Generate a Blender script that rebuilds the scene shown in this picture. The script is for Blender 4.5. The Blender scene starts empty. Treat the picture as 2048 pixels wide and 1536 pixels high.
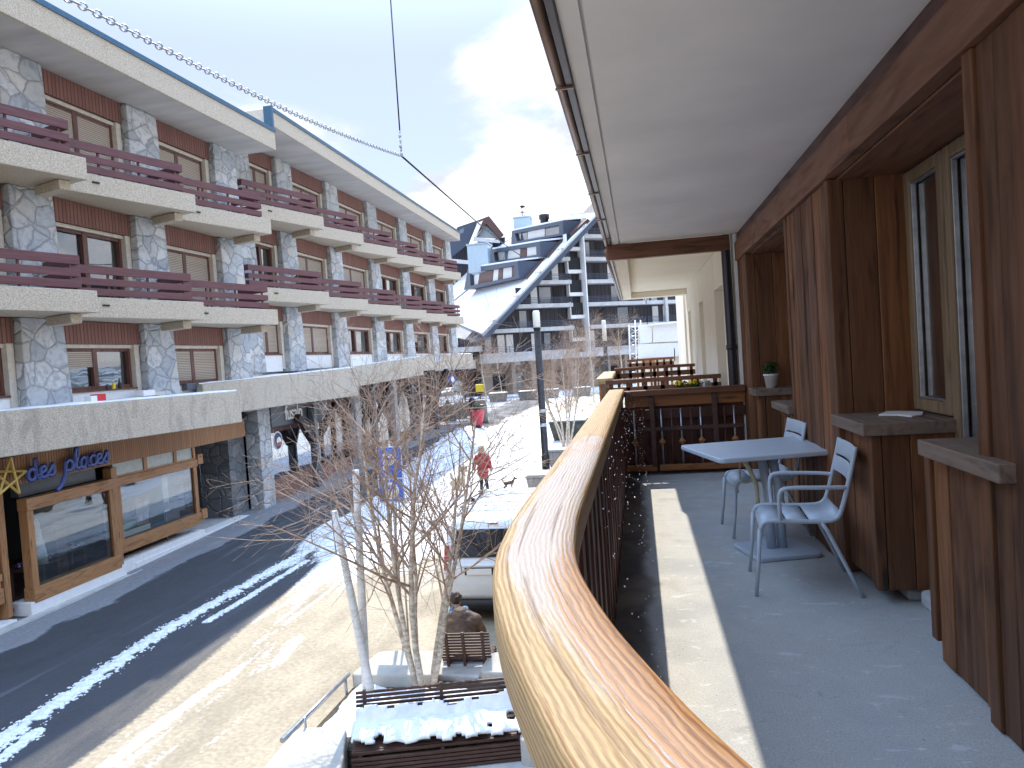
import bpy, bmesh, math, random
from mathutils import Vector, Matrix, noise
R = math.radians
rnd = random.Random(7)
S = bpy.context.scene
COL = S.collection
V = Vector
# ------------------------------------------------------------------ camera basis (measured from vanishing points)
FPX, CH = 1440.0, 4.7
Yc = V((1275-1024, 768-705, FPX)).normalized()
Zc = Yc.cross(V((1, 0.066, 0))).normalized()
if Zc.y < 0: Zc = -Zc
Xc = Yc.cross(Zc)
if Xc.x < 0: Xc = -Xc
CAM = V((0, 0, CH))
def c2w(v): return V((Xc.dot(v), Yc.dot(v), Zc.dot(v)))
def ray(u, v): return c2w(V(((u-1024)/FPX, -(v-768)/FPX, 1)))
def at(u, v, d): return CAM + ray(u, v)*d
def onpl(u, v, p, n):
    d = ray(u, v); return CAM + d*((p-CAM).dot(n)/d.dot(n))
def onz(u, v, z): return onpl(u, v, V((0, 0, z)), V((0, 0, 1)))
def gz(y): return 0.0 if y < 14 else min((y-14)*.026, .95)
# ------------------------------------------------------------------ mesh builder
class MB:
    def __init__(s): s.v = []; s.f = []; s.uv = {}; s.sm = set()
    def add(s, vs, fs, smooth=False):
        o = len(s.v); s.v += [V(p) for p in vs]
        for f in fs:
            if smooth: s.sm.add(len(s.f))
            s.f.append([i+o for i in f])
        return s
    def box(s, x0, x1, y0, y1, z0, z1):
        p = [(x, y, z) for z in (z0, z1) for y in (y0, y1) for x in (x0, x1)]
        return s.add(p, [(0,2,3,1),(4,5,7,6),(0,1,5,4),(2,6,7,3),(0,4,6,2),(1,3,7,5)])
    def fbox(s, F, u0, u1, v0, v1, z0, z1):
        p = [F(u, v, z) for z in (z0, z1) for v in (v0, v1) for u in (u0, u1)]
        return s.add(p, [(0,2,3,1),(4,5,7,6),(0,1,5,4),(2,6,7,3),(0,4,6,2),(1,3,7,5)])
    def prism(s, poly, d):
        n = len(poly); d = V(d); a = [V(p) for p in poly]; b = [p+d for p in a]
        return s.add(a+b, [list(range(n))[::-1], list(range(n, 2*n))]+[(i, (i+1) % n, n+(i+1) % n, n+i) for i in range(n)])
    def tube(s, pts, r, n=8, caps=True, smooth=True, flat=1.0):
        pts = [V(p) for p in pts]; m = len(pts)
        rs = r if isinstance(r, (list, tuple)) else [r]*m
        o = []; prev = None
        for i, p in enumerate(pts):
            t = (pts[min(i+1, m-1)]-pts[max(i-1, 0)])
            t = t.normalized() if t.length > 1e-9 else V((0, 0, 1))
            if prev is None:
                h = V((0, 0, 1)) if abs(t.z) < .9 else V((1, 0, 0)); a = t.cross(h).normalized()
            else:
                a = prev - t*prev.dot(t); a = a.normalized() if a.length > 1e-6 else prev
            prev = a; b = t.cross(a)
            for k in range(n):
                w = 2*math.pi*k/n; o.append(p+(a*math.cos(w)+b*math.sin(w)*flat)*rs[i])
        fs = [(i*n+k, i*n+(k+1) % n, (i+1)*n+(k+1) % n, (i+1)*n+k) for i in range(m-1) for k in range(n)]
        s.add(o, fs, smooth)
        if caps:
            b0 = len(s.v)-len(o); s.f.append([b0+k for k in range(n)][::-1]); s.f.append([b0+(m-1)*n+k for k in range(n)])
        return s
    def lathe(s, prof, c=(0, 0, 0), n=20, sx=1, sy=1, smooth=True):
        c = V(c); o = []
        for r, z in prof:
            for k in range(n):
                w = 2*math.pi*k/n; o.append(c+V((r*math.cos(w)*sx, r*math.sin(w)*sy, z)))
        m = len(prof)
        s.add(o, [(i*n+k, i*n+(k+1) % n, (i+1)*n+(k+1) % n, (i+1)*n+k) for i in range(m-1) for k in range(n)], smooth)
        b0 = len(s.v)-len(o); s.f.append([b0+k for k in range(n)][::-1]); s.f.append([b0+(m-1)*n+k for k in range(n)])
        return s
    def ball(s, c, r, n=10, rot=None):
        r = r if isinstance(r, (tuple, list)) else (r, r, r)
        m = max(4, n//2+1); o = []; c = V(c)
        for i in range(1, m):
            th = math.pi*i/m
            for k in range(n):
                w = 2*math.pi*k/n; q = V((r[0]*math.sin(th)*math.cos(w), r[1]*math.sin(th)*math.sin(w), r[2]*math.cos(th)))
                o.append(c+(rot @ q if rot else q))
        top = V((0, 0, r[2])); top = rot @ top if rot else top
        o += [c+top, c-top]; N = len(o)
        fs = [(i*n+k, (i+1)*n+k, (i+1)*n+(k+1) % n, i*n+(k+1) % n) for i in range(m-2) for k in range(n)]
        fs += [(N-2, k, (k+1) % n) for k in range(n)]+[(N-1, (m-2)*n+(k+1) % n, (m-2)*n+k) for k in range(n)]
        return s.add(o, fs, True)
    def loft(s, rings, smooth=True, caps=True):
        n = len(rings[0]); o = [p for r in rings for p in r]; m = len(rings)
        s.add(o, [(i*n+k, i*n+(k+1) % n, (i+1)*n+(k+1) % n, (i+1)*n+k) for i in range(m-1) for k in range(n)], smooth)
        if caps:
            b0 = len(s.v)-len(o); s.f.append([b0+k for k in range(n)][::-1]); s.f.append([b0+(m-1)*n+k for k in range(n)])
        return s
ORG = {}
def T(name, label, cat, loc=(0, 0, 0), group=None):
    o = bpy.data.objects.new(name, None); COL.objects.link(o); o.location = loc; o.empty_display_size = .2
    o['label'] = label; o['category'] = cat
    if group: o['group'] = group
    ORG[o.name] = V(loc); return o
def O(name, mb, m, parent=None, label=None, cat=None, group=None, kind=None, bevel=0, seg=2, remesh=0, sub=0, loc=None, smooth=False):
    org = ORG[parent.name] if parent else V(loc or (0, 0, 0))
    me = bpy.data.meshes.new(name)
    me.from_pydata([p-org for p in mb.v], [], mb.f)
    bm = bmesh.new(); bm.from_mesh(me); bmesh.ops.recalc_face_normals(bm, faces=bm.faces)
    if mb.uv:
        L = bm.loops.layers.uv.new('UVMap'); bm.verts.ensure_lookup_table()
        for f in bm.faces:
            for l in f.loops: l[L].uv = mb.uv.get(l.vert.index, (0, 0))
    bm.to_mesh(me); bm.free()
    for i, p in enumerate(me.polygons): p.use_smooth = smooth or (i in mb.sm)
    me.materials.append(m)
    o = bpy.data.objects.new(name, me); COL.objects.link(o)
    if parent: o.parent = parent
    else: o.location = org
    if label: o['label'] = label
    if cat: o['category'] = cat
    if group: o['group'] = group
    if kind: o['kind'] = kind
    if bevel:
        b = o.modifiers.new('b', 'BEVEL'); b.width = bevel; b.segments = seg; b.limit_method = 'ANGLE'; b.angle_limit = R(40)
    if remesh:
        b = o.modifiers.new('r', 'REMESH'); b.mode = 'VOXEL'; b.voxel_size = remesh; b.use_smooth_shade = True
        b = o.modifiers.new('s', 'SMOOTH'); b.factor = .5; b.iterations = 3
    if sub:
        b = o.modifiers.new('d', 'SUBSURF'); b.levels = sub; b.render_levels = sub
    ORG[o.name] = org; return o
def copytree(o, parent=None):
    c = o.copy(); COL.objects.link(c); c.parent = parent; ORG[c.name] = ORG[o.name]
    for ch in o.children: copytree(ch, c)
    return c
def frame(ox, oy, ang):            # local u along heading, v to the right of it (heading 0 = +Y)
    s_, c_ = math.sin(ang), math.cos(ang)
    return lambda u, v, z: V((ox+u*s_+v*c_, oy+u*c_-v*s_, z))
def cr(pts, n=6):                 # Catmull-Rom
    P = [V(p) for p in pts]; out = []
    for i in range(len(P)-1):
        a, b, c, d = P[max(i-1, 0)], P[i], P[i+1], P[min(i+2, len(P)-1)]
        for k in range(n):
            t = k/n; out.append(.5*((2*b)+(c-a)*t+(2*a-5*b+4*c-d)*t*t+(3*b-a-3*c+d)*t**3))
    out.append(P[-1]); return out
# ------------------------------------------------------------------ materials
def newmat(name):
    m = bpy.data.materials.new(name); m.use_nodes = True; nt = m.node_tree
    return m, nt, nt.nodes['Principled BSDF']
class G:
    def __init__(s, nt): s.nt = nt
    def n(s, t, **k):
        x = s.nt.nodes.new(t)
        for a, b in k.items(): setattr(x, a, b)
        return x
    def l(s, a, b): s.nt.links.new(a, b)
    def coord(s, scale=(1, 1, 1), kind='Object', loc=(0, 0, 0), rot=(0, 0, 0)):
        t = s.n('ShaderNodeTexCoord'); m = s.n('ShaderNodeMapping'); m.inputs['Scale'].default_value = scale
        m.inputs['Location'].default_value = loc; m.inputs['Rotation'].default_value = rot
        s.l(t.outputs[kind], m.inputs[0]); return m.outputs[0]
    def noise(s, co, sc=5, det=6, rough=.55, dist=0):
        x = s.n('ShaderNodeTexNoise'); x.inputs['Scale'].default_value = sc; x.inputs['Detail'].default_value = det
        x.inputs['Roughness'].default_value = rough; x.inputs['Distortion'].default_value = dist
        s.l(co, x.inputs['Vector']); return x.outputs[0]
    def ramp(s, f, a, b, ca=(0, 0, 0, 1), cb=(1, 1, 1, 1)):
        x = s.n('ShaderNodeValToRGB'); x.color_ramp.elements[0].position = a; x.color_ramp.elements[1].position = b
        x.color_ramp.elements[0].color = ca; x.color_ramp.elements[1].color = cb; s.l(f, x.inputs[0]); return x.outputs[0]
    def mix(s, f, a, b, mode='MIX'):
        x = s.n('ShaderNodeMix', data_type='RGBA', blend_type=mode)
        for i, q in ((0, f), (6, a), (7, b)):
            if hasattr(q, 'links'): s.l(q, x.inputs[i])
            elif i == 0: x.inputs[0].default_value = q
            else: x.inputs[i].default_value = (*q[:3], 1)
        return x.outputs[2]
    def math(s, op, a, b=0, c=None):
        x = s.n('ShaderNodeMath', operation=op)
        for i, q in enumerate((a, b) if c is None else (a, b, c)):
            if hasattr(q, 'links'): s.l(q, x.inputs[i])
            else: x.inputs[i].default_value = q
        return x.outputs[0]
    def mrange(s, f, a, b, c=0, d=1, smooth=True):
        x = s.n('ShaderNodeMapRange'); 
        if smooth: x.interpolation_type = 'SMOOTHSTEP'
        s.l(f, x.inputs[0])
        for i, q in enumerate((a, b, c, d)): x.inputs[i+1].default_value = q
        return x.outputs[0]
    def bump(s, h, st=.3, d=.01):
        x = s.n('ShaderNodeBump'); x.inputs['Strength'].default_value = st; x.inputs['Distance'].default_value = d
        s.l(h, x.inputs['Height']); return x.outputs[0]
    def rpi(s): return s.n('ShaderNodeNewGeometry').outputs['Random Per Island']
def pm(name, c1, c2, scale=(1, 1, 1), ns=5, det=6, rough=.65, bump=.25, bd=.008, bs=None, metal=0, lo=.3, hi=.7, isl=0, coat=0, fine=0, fs=80):
    m, nt, b = newmat(name); g = G(nt); co = g.coord(scale)
    f = g.noise(co, ns, det); col = g.mix(g.mrange(f, lo, hi, smooth=False), c1, c2)
    if fine:
        k = g.noise(g.coord(), fs, 3); col = g.mix(g.mrange(k, .35, .65, 0, fine), col, (.02, .02, .02))
    if isl:
        r = g.mrange(g.rpi(), 0, 1, 1-isl, 1+isl*.6, smooth=False)
        x = g.n('ShaderNodeVectorMath', operation='SCALE'); g.l(col, x.inputs[0]); g.l(r, x.inputs['Scale']); col = x.outputs[0]
    g.l(col, b.inputs['Base Color']); b.inputs['Roughness'].default_value = rough; b.inputs['Metallic'].default_value = metal
    if coat: b.inputs['Coat Weight'].default_value = coat; b.inputs['Coat Roughness'].default_value = .1
    if bump:
        h = g.noise(co, bs or ns*4, 5); g.l(g.bump(h, bump, bd), b.inputs['Normal'])
    return m
def wood(name, c1, c2, axis='z', rough=.6, isl=.35, bump=.35, knots=.5, ns=1.0, dark=(.02, .012, .008)):
    m, nt, b = newmat(name); g = G(nt)
    k = {'x': (.9, 16, 16), 'y': (16, .9, 16), 'z': (16, 16, .9)}[axis]; k2 = {'x': (1.2, 7, 7), 'y': (7, 1.2, 7), 'z': (7, 7, 1.2)}[axis]
    isr = g.rpi(); add = g.n('ShaderNodeVectorMath', operation='ADD'); cb = g.n('ShaderNodeCombineXYZ')
    sc = g.math('MULTIPLY', isr, 37.0)
    for i in range(3): g.l(sc, cb.inputs[i])
    g.l(g.coord(k), add.inputs[0]); g.l(cb.outputs[0], add.inputs[1])
    f = g.noise(add.outputs[0], 1.6*ns, 8, .6, .6)
    w = g.noise(g.coord(k2), 1.1, 4, .5, 1.5)
    col = g.mix(g.mrange(f, .3, .72, smooth=False), c1, c2)
    col = g.mix(g.mrange(w, .52, .75, 0, .75), col, [q*.42 for q in c1])
    if knots:
        vo = g.n('ShaderNodeTexVoronoi'); vo.inputs['Scale'].default_value = 1.0
        ks = {'x': (.9, 4.5, 4.5), 'y': (4.5, .9, 4.5), 'z': (4.5, 4.5, .9)}[axis]
        g.l(g.coord(ks), vo.inputs['Vector']); col = g.mix(g.mrange(vo.outputs['Distance'], .05, .13, knots, 0), col, dark)
    r = g.mrange(isr, 0, 1, 1-isl, 1+isl*.5, smooth=False)
    x = g.n('ShaderNodeVectorMath', operation='SCALE'); g.l(col, x.inputs[0]); g.l(r, x.inputs['Scale'])
    g.l(x.outputs[0], b.inputs['Base Color'])
    g.l(g.mrange(w, .3, .7, rough-.12, rough+.15), b.inputs['Roughness'])
    g.l(g.bump(f, bump, .006), b.inputs['Normal']); return m
def plain(name, c, rough=.5, metal=0, var=.12, coat=0, ns=9):
    return pm(name, [q*(1-var) for q in c], [min(1, q*(1+var)) for q in c], ns=ns, rough=rough, metal=metal, bump=.06, coat=coat)
def glass(name, tint=(.02, .025, .03), refl=.3, alpha=.55, rough=.02):
    m, nt, b = newmat(name); g = G(nt); out = nt.nodes['Material Output']; nt.nodes.remove(b)
    gl = g.n('ShaderNodeBsdfGlossy'); gl.inputs['Roughness'].default_value = rough; gl.inputs['Color'].default_value = (.95, .97, 1, 1)
    tr = g.n('ShaderNodeBsdfTransparent'); tr.inputs['Color'].default_value = (.82, .86, .86, 1)
    df = g.n('ShaderNodeBsdfDiffuse'); df.inputs['Color'].default_value = (*tint, 1)
    a = g.n('ShaderNodeMixShader'); a.inputs[0].default_value = alpha; g.l(df.outputs[0], a.inputs[1]); g.l(tr.outputs[0], a.inputs[2])
    lw = g.n('ShaderNodeLayerWeight'); lw.inputs['Blend'].default_value = .5
    f = g.mrange(g.math('POWER', lw.outputs['Facing'], 3.0), 0, 1, refl*.6, .95, smooth=False)
    nz = g.bump(g.noise(g.coord(), 1.3, 2), .12, .02); g.l(nz, gl.inputs['Normal'])
    x = g.n('ShaderNodeMixShader'); g.l(f, x.inputs[0]); g.l(a.outputs[0], x.inputs[1]); g.l(gl.outputs[0], x.inputs[2])
    g.l(x.outputs[0], out.inputs['Surface']); return m
def stone(name, sc=2.4, tint=1.0):
    m, nt, b = newmat(name); g = G(nt)
    co = g.coord((1, 1, 1.15)); wob = g.n('ShaderNodeTexNoise'); wob.inputs['Scale'].default_value = 3; wob.inputs['Detail'].default_value = 2
    g.l(co, wob.inputs['Vector']); ad = g.n('ShaderNodeMix', data_type='VECTOR'); ad.inputs[0].default_value = .12
    g.l(co, ad.inputs[4]); g.l(wob.outputs['Color'], ad.inputs[5])
    v1 = g.n('ShaderNodeTexVoronoi'); v2 = g.n('ShaderNodeTexVoronoi', feature='DISTANCE_TO_EDGE')
    for v in (v1, v2): v.inputs['Scale'].default_value = sc; v.inputs['Randomness'].default_value = .95; g.l(ad.outputs[1], v.inputs['Vector'])
    sp = g.n('ShaderNodeSeparateColor'); g.l(v1.outputs['Color'], sp.inputs[0])
    n1 = g.noise(co, 4, 8, .65, 1.2)
    c = g.mix(sp.outputs[0], (.36*tint, .385*tint, .41*tint), (.60*tint, .60*tint, .59*tint))
    c = g.mix(g.mrange(n1, .42, .70, 0, .7), c, (.21*tint, .235*tint, .27*tint))
    c = g.mix(g.mrange(sp.outputs[1], .8, .95, 0, .5), c, (.5*tint, .46*tint, .38*tint))
    c = g.mix(g.mrange(v2.outputs['Distance'], .006, .032, .75, 0), c, (.22*tint, .23*tint, .25*tint))
    g.l(c, b.inputs['Base Color']); b.inputs['Roughness'].default_value = .75
    h = g.math('ADD', g.mrange(v2.outputs['Distance'], 0, .09, 0, 1), g.math('MULTIPLY', n1, .5))
    g.l(g.bump(h, .7, .04), b.inputs['Normal']); return m
def stripes(name, c1, c2, axis='z', freq=9, rough=.6, groove=.16, isl=0):
    """boards or slats run as grooves along one axis"""
    m, nt, b = newmat(name); g = G(nt); t = g.n('ShaderNodeTexCoord'); sp = g.n('ShaderNodeSeparateXYZ'); g.l(t.outputs['Object'], sp.inputs[0])
    q = g.math('MULTIPLY', sp.outputs['XYZ'.index(axis.upper())], freq); fr = g.math('FRACT', q); fl = g.math('FLOOR', q)
    wn = g.n('ShaderNodeTexWhiteNoise', noise_dimensions='1D'); g.l(fl, wn.inputs['W'])
    f = g.noise(g.coord((9, 9, 1) if axis != 'z' else (1, 1, 9)), 2, 5)
    c = g.mix(g.math('MULTIPLY', g.math('ADD', wn.outputs[0], f), .55), c1, c2)
    e = g.mrange(g.math('ABSOLUTE', g.math('SUBTRACT', fr, .5)), .5-groove, .5, 0, 1)
    c = g.mix(e, c, [x*.25 for x in c1]); g.l(c, b.inputs['Base Color']); b.inputs['Roughness'].default_value = rough
    g.l(g.bump(g.math('SUBTRACT', 1.0, e), .8, .012), b.inputs['Normal']); return m

m_agg = pm('aggregate_concrete', (.36, .305, .235), (.60, .525, .42), ns=38, det=8, rough=.85, bump=.5, bd=.01, bs=90, lo=.36, hi=.64)
def stained(name):
    m, nt, b = newmat(name); g = G(nt)
    a = g.noise(g.coord(), 42, 6); c = g.mix(g.mrange(a, .36, .64, smooth=False), (.33, .285, .225), (.57, .505, .41))
    st = g.noise(g.coord((2.2, 2.2, .7)), 1.6, 8, .65, .8)
    c = g.mix(g.mrange(st, .48, .70, 0, .42), c, (.19, .17, .15))
    g.l(c, b.inputs['Base Color']); b.inputs['Roughness'].default_value = .9
    g.l(g.bump(a, .5, .01), b.inputs['Normal']); return m
m_stain = stained('weathered_concrete')
m_soffc = pm('soffit_concrete', (.40, .39, .39), (.54, .52, .50), scale=(.35, 1.4, 1), ns=1.6, det=9, rough=.9, bump=.15)
m_stone = stone('crazy_paving_stone')
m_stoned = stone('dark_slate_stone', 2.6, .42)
m_clad = stripes('russet_board_cladding', (.15, .060, .045), (.235, .10, .072), 'y', 9.5)
m_cladw = stripes('warm_board_cladding', (.25, .115, .045), (.40, .19, .075), 'y', 14)
m_rail = pm('red_brown_paint', (.10, .032, .036), (.165, .062, .066), scale=(1, .3, 6), ns=5, rough=.5, bump=.15, isl=.25)
m_shut = stripes('beige_roller_shutter', (.43, .36, .29), (.52, .44, .36), 'z', 21, .55, .2)
m_jamb = plain('beige_render', (.60, .55, .47), .8)
m_white = plain('white_paint', (.80, .79, .77), .7, var=.05)
m_frame = wood('dark_window_wood', (.10, .038, .028), (.17, .07, .05), 'z', .5, .2, .15, 0)
m_glass = glass('window_glass')
m_shopglass = glass('shop_glass', (.02, .022, .02), .09, .93)
m_roofb = plain('blue_roof_metal', (.06, .13, .2), .4, .6)
m_shopw = wood('honey_shop_wood', (.32, .15, .06), (.50, .25, .10), 'y', .5, .2, .2, .6)
m_shopwz = wood('honey_shop_wood_upright', (.32, .15, .06), (.50, .25, .10), 'z', .5, .2, .2, .6)
m_dark = plain('dark_interior', (.018, .018, .02), .8)
m_brown = wood('dark_brown_timber', (.075, .035, .028), (.13, .062, .048), 'y', .6, .3, .3, 0)
m_brace = wood('black_brown_timber', (.03, .017, .016), (.055, .03, .028), 'z', .6, .3, .3, 0)
m_snow = pm('snow', (.80, .83, .88), (.90, .91, .93), ns=3, rough=.55, bump=.5, bd=.02, bs=28)
m_snowd = pm('dirty_snow', (.55, .57, .6), (.86, .88, .9), ns=14, rough=.6, bump=.6, bd=.02, bs=40)
m_conc = pm('smooth_pale_concrete', (.42, .405, .36), (.58, .56, .50), ns=2.5, det=8, rough=.8, bump=.15, bs=60, fine=.15)
m_concs = pm('kerb_concrete', (.42, .42, .41), (.58, .57, .54), ns=6, rough=.85)
# balcony woods
m_wall = wood('stained_larch_boards', (.115, .038, .012), (.275, .112, .040), 'z', .62, .62, .6, .95)
m_wally = wood('stained_larch_beam', (.145, .056, .028), (.245, .112, .058), 'y', .6, .25, .4, .8)
m_wallx = wood('stained_larch_crossbeam', (.115, .04, .018), (.21, .078, .034), 'x', .55, .2, .4, .8)
m_ledge = wood('weathered_ledge_board', (.17, .115, .085), (.27, .20, .155), 'y', .6, .2, .5, .4)
m_balus = wood('dark_red_baluster_wood', (.065, .016, .010), (.13, .038, .022), 'z', .55, .4, .4, .3)
m_orange = wood('orange_larch', (.33, .115, .035), (.47, .19, .06), 'x', .5, .25, .3, .6)
m_soff = pm('white_soffit_plaster', (.70, .695, .725), (.82, .81, .84), ns=1.3, det=4, rough=.9, bump=.05, bs=40)
m_cream = pm('cream_render', (.80, .735, .61), (.86, .80, .68), ns=1.2, det=5, rough=.9, bump=.08, bs=60)
m_navy = plain('dark_gutter_metal', (.035, .03, .04), .35, .5)
m_copper = pm('copper_gutter', (.16, .10, .075), (.30, .2, .16), scale=(1, .4, 1), ns=5, rough=.4, metal=.7, bump=.1)
m_chair = plain('pale_blue_grey_powder_coat', (.47, .53, .60), .42, 0, .05)
m_tabl = pm('pale_blue_grey_table_top', (.46, .53, .61), (.54, .60, .67), scale=(1, 9, 1), ns=3, rough=.4, bump=.08)
m_beige = plain('cream_tube', (.55, .5, .36), .4)
m_black = plain('black_plastic', (.012, .012, .014), .4)
m_steel = pm('galvanised_steel', (.35, .36, .38), (.55, .56, .58), ns=12, rough=.4, metal=.85, bump=.05)
m_dsteel = pm('dark_bronze_metal', (.022, .018, .017), (.05, .042, .038), ns=8, rough=.45, metal=.5, bump=.08)
m_bench = wood('dark_bench_slats', (.060, .026, .018), (.115, .055, .038), 'x', .45, .3, .3, 0)
m_bark = pm('birch_bark', (.42, .33, .23), (.74, .66, .55), scale=(1, 1, 2.5), ns=9, det=7, rough=.8, bump=.5, lo=.4, hi=.6)
m_twig = pm('bare_twigs', (.24, .155, .11), (.56, .41, .30), ns=6, rough=.7, bump=0)
m_stake = pm('white_birch_stake', (.62, .60, .56), (.84, .83, .80), scale=(1, 1, 3), ns=6, rough=.75, bump=.3)
m_van = plain('white_car_paint', (.76, .77, .77), .25, 0, .03, .6)
m_carg = glass('car_glass', (.01, .012, .014), .12, .25)
m_redl = plain('red_lamp_lens', (.42, .015, .015), .2, 0, .1, .5)
m_skin = plain('skin', (.52, .32, .24), .55, 0, .06)
m_hair = pm('brown_hair', (.035, .022, .014), (.10, .06, .035), scale=(1, 1, .4), ns=40, rough=.5, bump=.5)
m_blond = pm('fur_trim_and_fair_hair', (.28, .17, .09), (.55, .4, .25), ns=30, rough=.8, bump=.8, bd=.02)
m_redc = pm('red_quilted_coat', (.26, .012, .018), (.40, .022, .028), ns=9, rough=.6, bump=.5, bd=.02)
m_trou = pm('black_cloth', (.012, .012, .016), (.03, .03, .036), ns=14, rough=.85, bump=.3)
m_jack = pm('brown_jacket', (.09, .052, .033), (.20, .13, .085), ns=8, rough=.7, bump=.6, bd=.02)
m_scarf = pm('blue_scarf', (.05, .14, .27), (.22, .36, .5), ns=14, rough=.9, bump=.6)
m_dogt = pm('sandy_dog_fur', (.42, .31, .19), (.64, .52, .36), ns=22, rough=.9, bump=.9, bd=.02)
m_dogd = pm('black_tan_fur', (.02, .013, .01), (.16, .085, .045), ns=7, rough=.9, bump=.8, bd=.02, lo=.45, hi=.6)
m_potr = plain('crimson_planter', (.45, .008, .035), .4, 0, .06, .2)
m_tubw = pm('grey_wood_tub', (.16, .14, .12), (.32, .29, .25), scale=(5, 5, .8), ns=3, rough=.8, bump=.5)
m_soil = pm('dark_soil', (.05, .04, .03), (.12, .1, .07), ns=14, rough=.95, bump=.8, bd=.03)
m_leaf = pm('evergreen_leaf', (.02, .05, .018), (.07, .13, .04), ns=14, rough=.6, bump=.2, isl=.4)
m_yell = plain('yellow_plastic', (.72, .52, .02), .5)
m_gold = plain('gold_metal_star', (.55, .38, .10), .4, .3)
m_blue = plain('blue_sign_face', (.012, .15, .72), .45, 0, .05)
m_bluel = plain('blue_letter_enamel', (.012, .045, .24), .3, 0, .1, .3)
m_lett = plain('white_letter', (.82, .80, .74), .5, 0, .02)
m_slate = plain('slate_blue_panel', (.085, .10, .115), .5)
m_brick = stone('reddish_plinth_stone', 3.2, .55)
m_plinth = pm('russet_plinth', (.20, .10, .075), (.32, .18, .13), ns=7, rough=.85)
# far building
m_fdark = stripes('far_dark_board_wall', (.018, .017, .026), (.045, .038, .05), 'x', 2.2)
m_fband = pm('far_concrete_band', (.42, .41, .40), (.56, .55, .53), ns=1.5, rough=.9, bump=.1)
m_fwin = glass('far_window_glass', (.10, .12, .15), .25, .0)
m_fnavy = plain('slate_blue_dormer', (.05, .065, .095), .5)
m_fbrown = stripes('far_brown_shutter', (.13, .07, .06), (.19, .11, .095), 'z', 5)
m_fmetal = plain('pale_blue_metal', (.42, .52, .58), .4, .3)
m_fsh = plain('tan_shopfront', (.28, .21, .16), .7)
# ------------------------------------------------------------------ camera, world, sun
cd = bpy.data.cameras.new('camera'); cam = bpy.data.objects.new('camera', cd); COL.objects.link(cam); S.camera = cam
cd.sensor_width = 36; cd.lens = FPX/2048*36; cd.clip_start = .05; cd.clip_end = 3000
rx, uy, fz = c2w(V((1, 0, 0))), c2w(V((0, 1, 0))), c2w(V((0, 0, 1)))
mw = Matrix((rx, uy, -fz)).transposed().to_4x4(); mw.translation = CAM; cam.matrix_world = mw
SUN = V((-.275, 1, 1.165)).normalized()
sd = bpy.data.lights.new('sun', 'SUN'); so = bpy.data.objects.new('sun', sd); COL.objects.link(so)
sd.energy = 2.0; sd.angle = R(.5); sd.color = (1, .90, .74); so.rotation_euler = SUN.to_track_quat('Z', 'Y').to_euler(); so.location = (0, 0, 60)
w = bpy.data.worlds.new('World'); S.world = w; w.use_nodes = True; g = G(w.node_tree); bg = w.node_tree.nodes['Background']
sky = g.n('ShaderNodeTexSky', sky_type='NISHITA'); sky.sun_disc = False
sky.sun_elevation = math.asin(SUN.z); sky.sun_rotation = math.atan2(SUN.x, SUN.y); sky.altitude = 1500; sky.air_density = 1; sky.dust_density = .6; sky.ozone_density = 1
tc = g.n('ShaderNodeTexCoord'); spx = g.n('ShaderNodeSeparateXYZ'); g.l(tc.outputs['Generated'], spx.inputs[0])
zc = g.math('ADD', g.math('MAXIMUM', spx.outputs[2], 0.0), .22)
cb = g.n('ShaderNodeCombineXYZ'); g.l(g.math('DIVIDE', spx.outputs[0], zc), cb.inputs[0]); g.l(g.math('DIVIDE', spx.outputs[1], zc), cb.inputs[1])
mp = g.n('ShaderNodeMapping'); g.l(cb.outputs[0], mp.inputs[0]); mp.inputs['Location'].default_value = (1.2, 5.2, 4.4)
cn = g.noise(mp.outputs[0], 1.15, 9, .56, .35)
big = g.math('ADD', cn, g.mrange(spx.outputs[2], .05, .46, .27, -.12, smooth=False))
msk = g.mrange(big, .47, .60)
den = g.noise(mp.outputs[0], 2.6, 7, .6, .2)
ccol = g.mix(g.mrange(den, .36, .60), (2.05, 2.17, 2.42), (3.9, 3.9, 4.0))
hz = g.n('ShaderNodeMix', data_type='RGBA', blend_type='MIX'); hz.inputs[0].default_value = .84
g.l(sky.outputs[0], hz.inputs[6]); g.l(g.mix(g.mrange(spx.outputs[2], .38, .7), (1.62, 1.80, 2.28), (5.2, 7.2, 10.8)), hz.inputs[7])
g.l(g.mix(msk, hz.outputs[2], ccol), bg.inputs['Color']); bg.inputs['Strength'].default_value = .15
S.view_settings.view_transform = 'Standard'; S.view_settings.look = 'None'; S.view_settings.gamma = 1; S.view_settings.exposure = 1.42
S.cycles.max_bounces = 8; S.cycles.transparent_max_bounces = 16; S.cycles.caustics_reflective = False; S.cycles.caustics_refractive = False
try: S.cycles.use_denoising = True
except Exception: pass
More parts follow.
